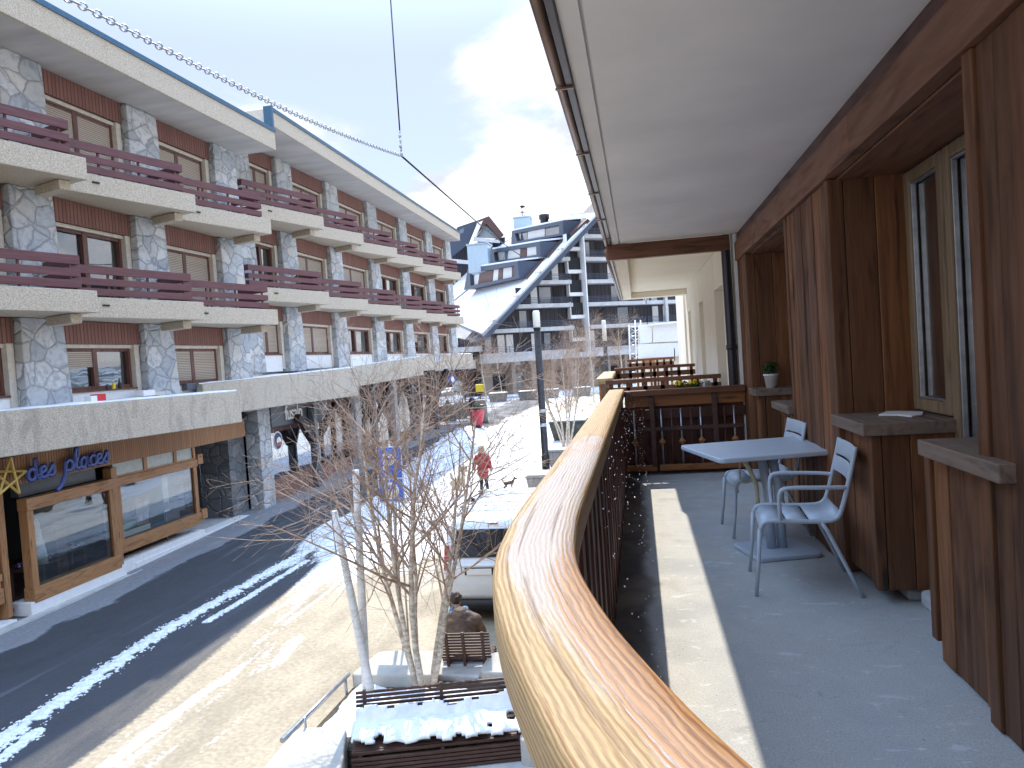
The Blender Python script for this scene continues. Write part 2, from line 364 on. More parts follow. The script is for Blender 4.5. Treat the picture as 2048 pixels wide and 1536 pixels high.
# ------------------------------------------------------------------ ground: one sheet to the horizon, rising gently along the street
def ground_material():
    m, nt, b = newmat('street_ground'); g = G(nt)
    t = g.n('ShaderNodeTexCoord'); sp = g.n('ShaderNodeSeparateXYZ'); g.l(t.outputs['Object'], sp.inputs[0]); X, Y = sp.outputs[0], sp.outputs[1]
    n1 = g.noise(g.coord((1, .5, 1)), 1.4, 6, .6); n2 = g.noise(g.coord((1, 1, 1)), 14, 6, .6); n3 = g.noise(g.coord((2.4, .35, 1), rot=(0, 0, R(4))), .9, 8, .65, .6)
    sand = g.mix(g.mrange(n2, .35, .65, smooth=False), (.30, .245, .165), (.42, .35, .25))
    sand = g.mix(g.mrange(n1, .5, .72, 0, .45), sand, (.24, .205, .15))
    asp = g.mix(g.mrange(g.noise(g.coord(), 60, 3), .35, .65, smooth=False), (.028, .031, .038), (.062, .066, .075))
    asp = g.mix(g.mrange(g.noise(g.coord((3, .12, 1)), 1.1, 5), .56, .70, 0, .5), asp, (.13, .14, .16))
    dry = g.mix(g.mrange(n2, .35, .65, smooth=False), (.19, .195, .21), (.26, .265, .28))
    wet = g.math('ADD', X, g.math('MULTIPLY', g.math('SUBTRACT', n1, .5), 1.5))
    asp = g.mix(g.mrange(wet, -11.75, -11.6, 1, 0), asp, dry)
    edge = g.math('ADD', X, g.mrange(Y, 8.9, 20, 7.27, 8.35, smooth=False)); edge = g.math('ADD', edge, g.math('MULTIPLY', g.math('SUBTRACT', n2, .5), .12))
    col = g.mix(g.mrange(edge, -.06, .06), asp, sand)
    # snow cover, ploughed and trodden: lies along the road edge and over the middle of the place
    bias = g.math('ADD', g.mrange(Y, 13.5, 20, -.17, .30), g.mrange(Y, 38, 52, 0, -.31))
    bias = g.math('ADD', bias, g.mrange(g.math('ABSOLUTE', g.math('SUBTRACT', edge, .75)), .2, 1.2, .17, 0))
    bias = g.math('ADD', bias, g.mrange(X, -10.5, -8.3, -.42, 0)); bias = g.math('ADD', bias, g.mrange(X, -2, 3, 0, -.2))
    sm = g.mrange(g.math('ADD', g.math('ADD', n3, g.math('MULTIPLY', g.math('SUBTRACT', n2, .5), .3)), bias), .50, .63)
    sm = g.math('MULTIPLY', sm, g.mrange(g.noise(g.coord(), 35, 3), .25, .55, .55, 1))
    far = g.mrange(Y, 74, 76, 0, 1); sm = g.math('MAXIMUM', sm, g.math('MULTIPLY', far, g.mrange(n3, .35, .5)))
    trk = g.noise(g.coord((3.2, .16, 1), rot=(0, 0, R(3))), 1.0, 6, .6, .5); trp = g.noise(g.coord(), 7, 5, .7)
    snc = g.mix(g.mrange(g.math('ADD', trk, g.math('MULTIPLY', g.math('SUBTRACT', trp, .5), .5)), .50, .66, 0, .8), (.86, .87, .88), (.52, .49, .44)); col = g.mix(sm, col, snc); g.l(col, b.inputs['Base Color'])
    g.l(g.mrange(n1, .35, .65, .55, .9), b.inputs['Roughness'])
    g.l(g.bump(g.math('ADD', n2, g.math('MULTIPLY', n3, 2.0)), .35, .03), b.inputs['Normal']); return m
gm = MB(); ys = [-60, -5, 14]+[14+i*(36.54/8) for i in range(1, 9)]+[120, 1500]
xs = [-1200, -60, -14, -8, -2, 4, 60, 1200]
for y in ys:
    for x in xs: gm.v.append(V((x, y, gz(y))))
for j in range(len(ys)-1):
    for i in range(len(xs)-1):
        a = j*len(xs)+i; gm.f.append([a, a+1, a+1+len(xs), a+len(xs)])
O('ground', gm, ground_material(), kind='structure', smooth=False)
# mountain side behind the place
hm = MB(); N = 60
for j in range(8):
    for i in range(N+1):
        x = -500+i*18; y = 330+j*45; h = (j/7)**.8*34*(0.75+.5*noise.noise(V((x*.006, 3, 0))))-2+3*noise.noise(V((x*.03, y*.03, 0)))
        hm.v.append(V((x, y, h)))
for j in range(7):
    for i in range(N): a = j*(N+1)+i; hm.f.append([a, a+1, a+N+2, a+N+1])
O('hillside', hm, pm('far_forest_slope', (.03, .05, .05), (.5, .54, .6), ns=.06, rough=.9, bump=0, lo=.45, hi=.6), kind='structure', smooth=True)
# ------------------------------------------------------------------ left apartment building
BL = T('apartment_building', 'long grey apartment block with stone piers, staggered concrete balconies and red-brown rails along the street', 'building', (-14, 14, 0))
TH = .042
def bx(y, x0=-12.3, y0=17): return x0+TH*(y-y0)
def facade_block(piers, bays, ends, X0, zf, zroof, first_z, front, near_y, far_y, seed):
    """piers: centre Y; bays: (y0,y1,[kinds top..bottom]); front(y) = pier face X; zf=(floor2 top,floor3 top)"""
    r = random.Random(seed); z2, z3 = zf
    win = lambda y: front(y)-.42
    # main wall core
    c = MB(); c.prism([(win(near_y)-.14, near_y, first_z-.5), (win(far_y)-.12, far_y, first_z-.5), (win(far_y)-7, far_y, first_z-.5), (win(near_y)-7, near_y, first_z-.5)], (0, 0, zroof-first_z+.5))
    O('wall', c, m_jamb, BL)
    for P in piers:
        for (za, zb) in ((first_z-.1, z2-.46), (z2-.02, z3-.46), (z3-.02, zroof-.01)):
            m = MB(); hw0, hw1 = .60, .54; f = front(P)
            lo = [(f+.03-TH*hw0, P-hw0, za), (f+.03+TH*hw0, P+hw0, za), (f-.6, P+hw0, za), (f-.6, P-hw0, za)]
            hi = [(f-.03-TH*hw1, P-hw1, zb), (f-.03+TH*hw1, P+hw1, zb), (f-.6, P+hw1, zb), (f-.6, P-hw1, zb)]
            m.add(lo+hi, [(0,1,2,3),(4,7,6,5),(0,4,5,1),(1,5,6,2),(2,6,7,3),(3,7,4,0)])
            O('stone_pier', m, m_stone, BL, bevel=.02)
    for y0, y1, kinds in bays:
        L = [(z3+.05, zroof-.02, kinds[0], 'door'), (z2+.05, z3-.47, kinds[1], 'door'), (first_z, z2-.47, kinds[2], 'win')]
        for za, zb, kd, typ in L:
            F = lambda u, v, z: V((win(u)+v, u, z))
            cl = MB(); cl.fbox(F, y0, y1, -.05, .26, zb-.52, zb); O('cladding_panel', cl, m_clad, BL)
            zt = zb-.52; zs = za if typ == 'door' else za+.55
            jb = MB(); jb.fbox(F, y1-.16, y1, -.05, .23, za, zt-.004); jb.fbox(F, y0, y0+.1, -.05, .12, za, zt-.004); jb.fbox(F, y0+.1, y1-.16, -.05, .17, zt-.09, zt-.004)
            O('window_surround', jb, m_jamb, BL)
            a0, a1 = y0+.1, y1-.16; mid = a0+(a1-a0)*.46
            if typ == 'win':
                wp = MB(); wp.fbox(F, a0, a1, -.05, .20, za-.08, zs-.05); O('white_spandrel', wp, m_white, BL)
                sl = MB(); sl.fbox(F, a0, a1, -.05, .24, zs-.048, zs-.002); O('window_sill', sl, m_frame, BL)
            w_ = MB(); z_t = zt-.094
            for q0, q1 in ((a0, a0+.07), (mid-.07, mid+.07), (a1-.07, a1)): w_.fbox(F, q0, q1, -.03, .10, zs, z_t)
            for q0, q1 in ((a0+.07, mid-.07), (mid+.07, a1-.07)):
                w_.fbox(F, q0, q1, -.03, .09, zs, zs+.08); w_.fbox(F, q0, q1, -.03, .09, z_t-.07, z_t)
            fr = O('window', w_, m_frame, BL)
            for h, (q0, q1) in enumerate(((a0+.07, mid-.07), (mid+.07, a1-.07))):
                k = kd[h]
                pn = MB(); pn.fbox(F, q0, q1, .0, .012, zs+.08, z_t-.07); O('pane', pn, m_glass, fr)
                if k in 'cg':       # curtain behind the pane
                    cu = MB(); n = 14; yl = q0+(.05 if k == 'c' else .3*(q1-q0)); yr = q1-.25*(q1-q0) if k == 'c' else q1
                    pts = [(yl+(yr-yl)*i/n, -.06+.022*math.sin(i*2.6)) for i in range(n+1)]
                    for i in range(n): cu.add([F(pts[i][0], pts[i][1], zs+.1), F(pts[i+1][0], pts[i+1][1], zs+.1), F(pts[i+1][0], pts[i+1][1], z_t-.08), F(pts[i][0], pts[i][1], z_t-.08)], [(0,1,2,3)])
                    O('curtain', cu, m_white, fr)
                if k in 'sh':
                    zq = zs+.02 if k == 's' else zs+(z_t-zs)*.55
                    sh = MB(); sh.fbox(F, q0-.03, q1+.03, .05, .085, zq, z_t); O('roller_shutter', sh, m_shut, fr)
def balcony(Fx, Fy, ztop, ln, ang=R(18.2), rail_back=.28):
    F = frame(Fx, Fy, ang)          # u<0 runs back towards the camera, v<0 into the building
    s = MB(); h = .46
    s.fbox(F, -ln, 0, -.16, 0, ztop-h, ztop); s.fbox(F, -ln, -.005, -1.7, -.155, ztop-h+.008, ztop-h+.22); s.fbox(F, -.16, -.004, -1.25, -.162, ztop-h+.224, ztop-.004)
    s.fbox(F, -.42, -.18, -1.2, -.3, ztop-h-.20, ztop-h-.0)
    b = O('balcony', s, m_agg, BL, bevel=.015)
    sp = MB(); sp.fbox(F, -ln*.72, -ln*.72+.16, .002, .03, ztop-.2, ztop-.165); O('drain_slot', sp, m_dark, b)
    rl = MB(); zz = [(.04, .20), (.27, .43), (.52, .71)]
    for a, c in zz:
        rl.fbox(F, -ln+.05, -rail_back, -.10, -.055, ztop+a, ztop+c)
        rl.fbox(F, -rail_back-.05, -rail_back, -1.3, -.102, ztop+a, ztop+c); rl.fbox(F, -ln+.05, -ln+.1, -1.3, -.102, ztop+a, ztop+c)
    for i in range(4):
        u = -ln+.3+(ln-rail_back-.5)*i/3; rl.fbox(F, u, u+.05, -.15, -.105, ztop-.02, ztop+.70)
    O('railing', rl, m_rail, b, bevel=.008)
pier1 = [9.95, 13.50, 17.10, 20.65]; pier2 = [22.25, 25.1, 29.0, 33.2, 37.3, 41.6, 45.4]
fr1 = lambda y: bx(y); fr2 = lambda y: bx(y, -12.45, 25)
B1 = [(10.55, 12.9, ('ss', 'ss', 'cg')), (14.1, 16.5, ('ss', 'cc', 'hg')), (17.7, 20.05, ('ss', 'ss', 'ss')), (21.25, 22.9, ('ss', 'gc', 'ss'))]
B2 = [(22.85, 24.5, ('ss', 'gc', 'ss')), (25.7, 28.4, ('ss', 'ss', 'ss')), (29.6, 32.6, ('ss', 'ss', 'gc')), (33.8, 36.7, ('ss', 'cg', 'gc')), (37.9, 41.0, ('ss', 'gc', 'hg')), (42.2, 44.8, ('ss', 'gg', 'gg'))]
facade_block(pier1, B1[:3], None, -12.3, (6.73, 9.48), 11.86, 4.12, fr1, 6.0, 22.7, 1)
facade_block(pier2, B2, None, -12.45, (7.67, 10.42), 12.66, 4.95, fr2, 22.3, 45.4, 2)
for k, (x, y) in enumerate([(-11.12, 9.8), (-11.0, 13.38), (-10.9, 16.97), (-10.72, 20.5)]):
    for z in (6.73, 9.48): balcony(x, y, z, 3.75)
for k, (x, y) in enumerate([(-11.02, 25.05), (-11.0, 28.9), (-10.97, 33.1), (-10.85, 36.9), (-10.78, 40.9), (-10.6, 44.2)]):
    for z in (7.67, 10.42): balcony(x, y, z, 3.95 if k else 3.7)
def roof_slab(p0, p1, z0, hgt, deep, nm):
    a, b = V((*p0, z0)), V((*p1, z0)); d = (b-a).normalized(); n = V((-d.y, d.x, 0))
    r = MB(); r.prism([a, b, b+n*.35, a+n*.35], (0, 0, hgt)); r.prism([a+n*.352, b+n*.352, b+n*deep, a+n*deep], (0, 0, hgt*.9))
    o = O(nm, r, m_agg, BL, bevel=.02)
    sf = MB(); q = V((0, 0, -.006)); sf.prism([a+n*.06+q, b+n*.06+q-d*.05, b+n*(deep-.1)+q-d*.05, a+n*(deep-.1)+q], (0, 0, .004)); O('roof_soffit', sf, m_soffc, o)
    fl = MB(); e = V((0, 0, hgt)); fl.prism([a+e-n*.03, b+e-n*.03, b+e+n*.3, a+e+n*.3], (0, 0, .07)); fl.prism([a+e-n*.032-V((0, 0, .05)), b+e-n*.032-V((0, 0, .05)), b+e-n*.003-V((0, 0, .05)), a+e-n*.003-V((0, 0, .05))], (0, 0, .05)); O('roof_flashing', fl, m_roofb, o)
    return o
roof_slab((-11.62, 6.0), (-10.90, 21.55), 11.86, .60, 9, 'roof')
r2 = roof_slab((-10.98, 21.62), (-10.83, 45.6), 12.66, .52, 9, 'roof')
gb = MB(); gb.box(-11.22, -10.94, 21.50, 21.612, 12.53, 13.27); O('gutter_end_box', gb, m_roofb, r2)
at2 = MB(); at2.box(-17.5, -11.225, 21.58, 21.61, 12.0, 13.21); O('gable_end_face', at2, m_jamb, r2)
# concrete parapet bands over the shops (they step up with the street)
bands = [((-12.12, 11.0), (-10.93, 18.4), 3.50, 4.38, 3.49, 4.37), ((-12.12, 18.5), (-11.5, 28.35), 3.70, 4.62, 3.68, 4.85), ((-12.1, 28.45), (-11.5, 37.75), 4.0, 4.86, 4.24, 5.25), ((-12.0, 37.85), (-11.3, 49.0), 4.46, 5.34, 4.48, 5.39)]
for i, (a, b, z0, z1, z2, z3) in enumerate(bands):
    d = V((b[0]-a[0], b[1]-a[1], 0)).normalized(); n = V((-d.y, d.x, 0))*.22; m = MB()
    A = [V((*a, z0)), V((*b, z2)), V((*b, z3)), V((*a, z1))]; m.add(A+[p+n for p in A], [(0,1,2,3),(7,6,5,4),(0,4,5,1),(1,5,6,2),(2,6,7,3),(3,7,4,0)])
    pb = O('parapet_band', m, m_stain, BL, bevel=.02)
    n2 = n.normalized(); sn = MB(); nn = 30
    for k in range(nn+1):
        t = k/nn; p = A[3].lerp(A[2], t); h = .02+.03*max(0, noise.noise(V((t*9, i*3.1, 0)))+.4)
        sn.v += [p+n2*.10+V((0, 0, .002)), p+n2*.13+V((0, 0, h)), p+n2*.9+V((0, 0, h*1.2)), p+n2*1.2+V((0, 0, -.1))]
    for k in range(nn):
        for q in range(3): sn.f.append([k*4+q, k*4+q+1, k*4+q+5, k*4+q+4])
    O('snow_cap', sn, m_snow, pb, smooth=True)
    dk = MB(); D = n2*2.2
    dk.add([A[0]+n+V((0, 0, .25)), A[1]+n+V((0, 0, .25)), A[1]+D+V((0, 0, .25)), A[0]+D+V((0, 0, .25))], [(0,1,2,3)]); dk.add([p+V((0, 0, .25)) for p in (A[0]+n, A[1]+n, A[1]+D, A[0]+D)]+[p+V((0, 0, .12)) for p in (A[0]+n, A[1]+n, A[1]+D, A[0]+D)], [(0,1,2,3),(7,6,5,4),(0,4,5,1),(1,5,6,2),(2,6,7,3),(3,7,4,0)])
    O('arcade_ceiling', dk, m_brown, BL)
# planters boxes / rolled awnings on the terrace
def terrace_box(y0, y1, z, x, lab):
    m = MB(); m.box(x-.22, x, y0, y1, z, z+.2); o = O('awning_box', m, m_slate, label=lab, cat='awning box', group='folded awning boxes on the terrace edge', loc=(x-.1, y0, z), bevel=.02)
    e = MB(); e.box(x-.2, x-.01, y1+.002, y1+.18, z+.01, z+.24); O('end_bracket', e, m_steel, o, bevel=.02)
for (ua, ub, v, lab) in ((372, 455, 781, 'slate blue folded awning box under the shuttered window left of the projecting stone pier'), (616, 700, 748, 'slate blue folded awning box above the struts, below white spandrels'), (768, 838, 720, 'farthest slate blue awning box, near the end of the terrace')):
    p = onpl(ua, v, V((-12.35, 0, 0)), V((1, 0, 0))); q = onpl(ub, v, V((-12.35, 0, 0)), V((1, 0, 0))); terrace_box(p.y, q.y, p.z, -12.3, lab)
# window sill bottles, red box, white box on the terrace
for (u, v, c, h, lab) in ((228, 778, m_yell, .2, 'yellow bottle on the window sill'), (240, 778, m_dsteel, .26, 'tall dark bottle on the window sill'), (215, 780, m_black, .14, 'short dark bottle on the window sill')):
    p = onpl(u, v, V((-12.45, 0, 0)), V((1, 0, 0))); b = MB(); b.lathe([(.035, 0), (.04, .02), (.04, h*.55), (.014, h*.75), (.014, h), (.016, h*1.01)], (p.x, p.y, p.z)); O('bottle', b, c, label=lab, cat='bottle', group='bottles on the window sill', loc=p)
p = onpl(197, 802, V((-12.2, 0, 0)), V((1, 0, 0)))
b = MB(); b.box(p.x-.1, p.x+.1, p.y-.13, p.y+.13, p.z, p.z+.16); o = O('carton', b, plain('red_card', (.6, .02, .03)), label='small red and white box on the snowy parapet', cat='box', bevel=.01, loc=p); b = MB(); b.box(p.x-.09, p.x+.09, p.y-.33, p.y-.135, p.z, p.z+.13); O('white_flap', b, m_white, o)
p = onpl(290, 790, V((-12.2, 0, 0)), V((1, 0, 0)))
b = MB(); b.box(p.x-.12, p.x+.12, p.y-.2, p.y+.25, p.z-.03, p.z+.12); o = O('styrofoam_box', b, m_white, label='white foam box lying on the parapet beside the stone pier', cat='box', bevel=.02, loc=p); b = MB(); b.box(p.x-.10, p.x+.10, p.y+.255, p.y+.6, p.z-.03, p.z+.06); O('card_lid', b, m_jamb, o)
# ------------------------------------------------------------------ ground floor shops
sh = MB(); sh.box(-17.2, -17.0, 6, 24, -.05, 3.6); sh.box(-17, -13.2, 6, 6.1, -.05, 3.6); sh.box(-16.9, -13.15, 6.12, 23.3, 3.42, 3.5); O('shop_back_wall', sh, m_dark, BL)
fl = MB(); fl.box(-16.95, -13.2, 6.12, 19.3, .12, .2); O('shop_floor', fl, m_brown, BL)
cw = MB(); cw.box(-12.72, -12.62, 6.2, 21.35, 2.84, 3.42); O('fascia_boards', cw, m_cladw, BL)
pl = MB(); pl.box(-13.3, -12.78, 12.9, 15.75, .02, .30); pl.box(-13.3, -12.88, 15.755, 19.2, .03, .34); pl.box(-13.3, -12.86, 16.2, 22.45, .002, .20); pl.box(-13.28, -12.84, 6.2, 12.6, .002, .08); O('white_plinth', pl, m_white, BL, bevel=.01)
kb = MB(); kb.box(-12.83, -12.66, 6, 24, -.01, .045); kb.box(-12.655, -12.60, 6, 24, -.01, .055); O('threshold_kerb', kb, m_concs, BL, bevel=.006)
def shop_window(y0, y1, z0, z1, xf, ft=.16, fb=.30, ftp=.26, name='shop_window', side=True):
    f = MB()
    f.box(xf-.245, xf-.225, y0-ft, y1+ft, z0-fb, z0); fo = O(name, f, m_shopw, BL)
    for a, b in ((y0-ft, y0), (y1, y1+ft)): O('frame_post', MB().box(xf-.22, xf, a, b, z0-fb, z1+ftp), m_shopwz, fo, bevel=.012)
    for a, b in ((z1, z1+ftp-.004), (z0-fb-.02, z0)): O('frame_rail', MB().box(xf-.222, xf+.03, y0-ft-.02, y1+ft+.02, a, b), m_shopw, fo, bevel=.012)
    gl = MB(); gl.box(xf-.07, xf-.055, y0, y1, z0, z1); O('pane', gl, m_shopglass, fo); return fo
shop_window(13.18, 15.42, .58, 2.22, -12.80)
shop_window(15.95, 18.95, .86, 2.22, -12.92, ftp=.22)
sp = MB(); sp.box(-13.1, -12.86, 15.585, 15.785, .3, 2.72); O('corner_post', sp, m_shopwz, BL, bevel=.012)
tw = MB(); tw.box(-13.2, -12.98, 15.8, 19.1, 2.46, 2.84)
O('transom_light', tw, plain('milky_transom', (.48, .52, .48), .5), BL)
tm = MB()
for y in (16.9, 18.15, 19.0): tm.box(-12.976, -12.94, y, y+.12, 2.46, 2.838)
tm.box(-12.976, -12.93, 15.8, 19.1, 2.44, 2.475); O('transom_bar', tm, m_shopwz, BL)
pp = MB(); pp.box(-13.25, -13.05, 13.1, 15.3, 2.5, 2.84); O('upper_panel', pp, m_slate, BL)
sw2 = shop_window(11.0, 12.35, .75, 2.0, -13.05, ftp=.45, name='shop_door'); 
dr = MB(); dr.box(-13.2, -13.02, 12.55, 12.7, .1, 2.84); dr.box(-13.16, -13.0, 10.9, 12.5, .9, 1.05); O('door_rail', dr, m_shopwz, sw2, bevel=.01)
# corner boxed showcase beside the entrance
cs = O('showcase', MB().box(-13.7, -12.95, 19.25, 19.52, .62, .90), m_shopw, BL, bevel=.012); O('top_rail', MB().box(-13.7, -12.95, 19.25, 19.5, 2.25, 2.55), m_shopw, cs, bevel=.012)
cg = MB(); cg.box(-13.6, -13.0, 19.38, 19.39, .9, 2.25); O('pane', cg, m_shopglass, cs)
# entrance recess
en = MB(); en.box(-14.9, -14.75, 19.3, 21.3, 1.02, 3.42); en.box(-14.9, -14.7, 19.3, 21.35, .42, .94); O('entrance_panel', en, plain('grey_mauve_panel', (.30, .27, .29), .7), BL)
es = MB(); es.box(-14.7, -13.35, 21.5, 22.46, .1, 3.42); O('slate_side_wall', es, m_stoned, BL)
ef = MB(); ef.box(-15, -12.9, 19.2, 22.45, .05, .19); O('entrance_step', ef, m_concs, BL)
sp = MB(); sp.box(-13.30, -12.78, 22.5, 23.3, .1, 3.66); O('stone_pillar', sp, m_stone, BL, bevel=.02)
# second shop
fs = MB(); fs.box(-13.22, -12.74, 23.32, 27.9, 2.92, 3.64); O('sign_fascia', fs, m_slate, BL, bevel=.01)
fb = MB(); fb.box(-13.2, -13.0, 23.32, 27.9, 2.70, 2.915); O('lintel_board', fb, m_brown, BL)
fp = MB(); fp.box(-13.25, -12.95, 23.32, 27.9, .15, 1.02); O('shop_plinth', fp, m_plinth, BL)
wf = O('shop_window', MB().box(-13.06, -12.98, 27.7, 27.9, 1.022, 2.70), m_brace, BL); O('frame_post', MB().box(-13.06, -12.98, 23.32, 23.4, 1.022, 2.70), m_brace, wf); sg = MB(); sg.box(-13.04, -13.02, 23.4, 27.7, 1.022, 2.70); O('pane', sg, glass('fashion_shop_glass', (.02, .022, .024), .42, .75), wf)
bk = MB(); bk.box(-15.5, -15.4, 23.4, 46, .2, 4.6); bk.box(-15.4, -13.2, 23.35, 23.39, .2, 3.6); O('shop_back_wall', bk, m_dark, BL)
# arcade posts with struts
def strut_post(y, zt, x=-12.55, z0=None):
    p = MB(); z0 = gz(y) if z0 is None else z0; zj = z0+1.75
    p.box(x-.13, x+.13, y-.13, y+.13, z0, zt-.02); o = O('arcade_post', p, m_slate, BL, bevel=.015)
    for sg_ in (-1, 1):
        q = MB(); a = V((x+.02, y+sg_*.15, zj)); b = V((x+.35, y+sg_*1.85, zt+.1)) if sg_ > 0 or y > 27 else V((x-.02, y-1.25, zj+1.1)); d = (b-a).normalized(); s_ = V((1, 0, 0))*.11; u_ = d.cross(V((1, 0, 0))).normalized()*.12
        A = [a-s_-u_, a+s_-u_, a+s_+u_, a-s_+u_]; q.prism(A, b-a); O('strut', q, m_brace, o, bevel=.01)
for y, zt in ((26.15, 3.66), (32.6, 4.05), (38.5, 4.42), (43.3, 4.42)): strut_post(y, zt)
# further shopfronts under the arcade
def shop_bay(y0, y1, z0, zt, kind):
    w_ = MB(); w_.box(-13.3, -13.1, y0, y1, z0, z0+.55); o = O('shopfront', w_, m_plinth, BL)
    h = MB(); h.box(-13.3, -13.05, y0, y1, zt-1.0, zt); O('brown_fascia', h, m_brown, o)
    p = MB(); 
    for k in range(4): yy = y0+(y1-y0-.12)*k/3; p.box(-13.25, -13.08, yy, yy+.12, z0+.552, zt-1.002)
    O('frame', p, m_brown, o)
    gl = MB(); gl.box(-13.2, -13.18, y0, y1, z0+.552, zt-1.002); O('pane', gl, m_shopglass, o)
    if kind:
        a = MB(); a.prism([(-13.04, y0+.6, z0+.6), (-13.04, y1-.7, z0+.6), (-13.04, y1-.7, z0+1.6), (-13.04, (y0+y1)/2, zt-1.1), (-13.04, y0+.6, z0+1.6)], (.03, 0, 0)); O('cream_panel', a, m_cream, o)
shop_bay(28.0, 32.0, .3, 4.0, 0); shop_bay(32.05, 36.4, .45, 4.25, 1); shop_bay(36.5, 40.6, .6, 4.5, 1); shop_bay(40.7, 45.5, .75, 4.7, 0)
O('stone_pillar', MB().box(-13.3, -12.8, 31.1, 31.7, .3, 4.05), m_stone, BL, bevel=.02); O('stone_pillar', MB().box(-13.3, -12.8, 36.45, 36.95, .5, 4.3), m_stone, BL, bevel=.02)
ew = MB(); ew.box(-18, -13.4, 46.02, 46.12, .7, 5.0); O('end_wall', ew, m_jamb, BL)
# star + script lettering sign
SG = T('shop_sign', 'blue script letters reading des places beside a gold star on the honey wood shop fascia', 'shop sign', (-12.55, 13, 3))
star = MB(); cx, cy, cz, r0 = -12.50, 12.38, 3.03, .40
pts = [V((cx, cy+r0*math.sin(R(72*k+8)), cz+r0*math.cos(R(72*k+8)))) for k in range(5)]
for k in range(5): star.tube([pts[k], pts[(k+2) % 5]], .028, 6, smooth=False)
O('star', star, m_gold, SG)
def script(strokes, oy, oz, sc, x):
    m = MB()
    for st in strokes:
        m.tube(cr([(x, oy+a*sc*1.5, oz+b*sc) for a, b in st], 6), .031, 8, flat=1.7)
    return m
gly = {'d': [[(.55, .75), (.3, .98), (.05, .6), (.1, .1), (.35, .0), (.58, .3), (.62, .9), (.66, 1.9)], [(.66, 1.9), (.6, .6), (.68, .05), (.9, .15)]],
 'e': [[(-.1, .15), (.15, .42), (.45, .62), (.4, .95), (.15, .9), (.05, .45), (.15, .05), (.4, .02), (.62, .2)]],
 's': [[(-.1, .15), (.2, .6), (.38, 1.0), (.42, .6), (.48, .2), (.25, .0), (.02, .12)]],
 'p': [[(-.75, -1.55), (-.35, -1.2), (-.05, -.4), (.08, .4), (.12, .95)], [(.12, .7), (.4, 1.0), (.66, .7), (.55, .15), (.25, .05), (.1, .2)], [(.5, .1), (.75, .2)]],
 'l': [[(-.1, .15), (.25, .8), (.4, 1.6), (.28, 1.95), (.15, 1.5), (.14, .4), (.3, .02), (.52, .2)]],
 'a': [[(.46, .78), (.26, .98), (.02, .6), (.06, .12), (.24, .0), (.46, .3), (.52, .62)], [(.53, 1.05), (.52, .3), (.60, .0), (.80, .20)]],
 'c': [[(.5, .82), (.3, .98), (.06, .6), (.12, .1), (.35, .0), (.6, .2)]]}
adv = {'d': .82, 'e': .6, 's': .62, 'p': .75, 'l': .5, 'a': .72, 'c': .56}
y = 12.80
for wd in ('des', 'places'):
    for ch in wd:
        O('letter', script(gly[ch], y, 2.90+(y-13)*.03, .235, -12.50), m_bluel, SG); y += adv[ch]*.37
    y += .22
def text(name, body, size, loc, rot, m, parent, ext=.015, sx=1, sp=1.0, shear=0, **kw):
    c = bpy.data.curves.new(name, 'FONT'); c.body = body; c.size = size; c.extrude = ext; c.space_character = sp; c.shear = shear; c.offset = kw.get('off', 0)
    o = bpy.data.objects.new(name, c); COL.objects.link(o)
    me = bpy.data.meshes.new_from_object(o.evaluated_get(bpy.context.evaluated_depsgraph_get())); COL.objects.unlink(o); bpy.data.objects.remove(o)
    me.transform(Matrix.Diagonal((sx, 1, 1, 1))); me.transform(Matrix.Translation(V(loc)) @ rot.to_matrix().to_4x4())
    org = ORG[parent.name]; me.transform(Matrix.Translation(-org)); me.materials.clear(); me.materials.append(m)
    q = bpy.data.objects.new(name, me); COL.objects.link(q); q.parent = parent; ORG[q.name] = org; return q
from mathutils import Euler
rotL = Euler((R(90), 0, R(90)))
FS = T('shop_sign', 'thin white letters reading fusalp on the slate blue shop fascia beside the stone pillar', 'shop sign', (-12.97, 24.5, 3.2))
text('lettering', 'fusalp', .74, (-12.715, 24.25, 3.10), rotL, m_lett, FS, .02, .86, .95, off=.004)
# round badge sign
RS = T('round_sign', 'round blue, white and red badge sign hanging by the second shop window', 'round sign', (-12.7, 23.55, 2.4))
def disc(c, r, x, dx, n=24, a0=0, a1=360):
    m = MB(); P = [(x, c[0]+r*math.cos(R(a0+(a1-a0)*k/n)), c[1]+r*math.sin(R(a0+(a1-a0)*k/n))) for k in range(n if a1-a0 == 360 else n+1)]; return m.prism(P, (dx, 0, 0))
O('rim', disc((23.62, 2.42), .33, -12.74, .02), m_white, RS); O('blue_face', disc((23.62, 2.42), .29, -12.718, .006), plain('navy_enamel', (.02, .03, .09)), RS)
O('white_field', disc((23.68, 2.38), .17, -12.711, .005), m_white, RS); O('red_field', disc((23.68, 2.36), .15, -12.705, .005, 16, 180, 360), plain('red_enamel', (.4, .03, .03)), RS)
ar = MB(); ar.box(-13.0, -12.745, 23.60, 23.64, 2.70, 2.73); O('bracket', ar, m_dsteel, RS)
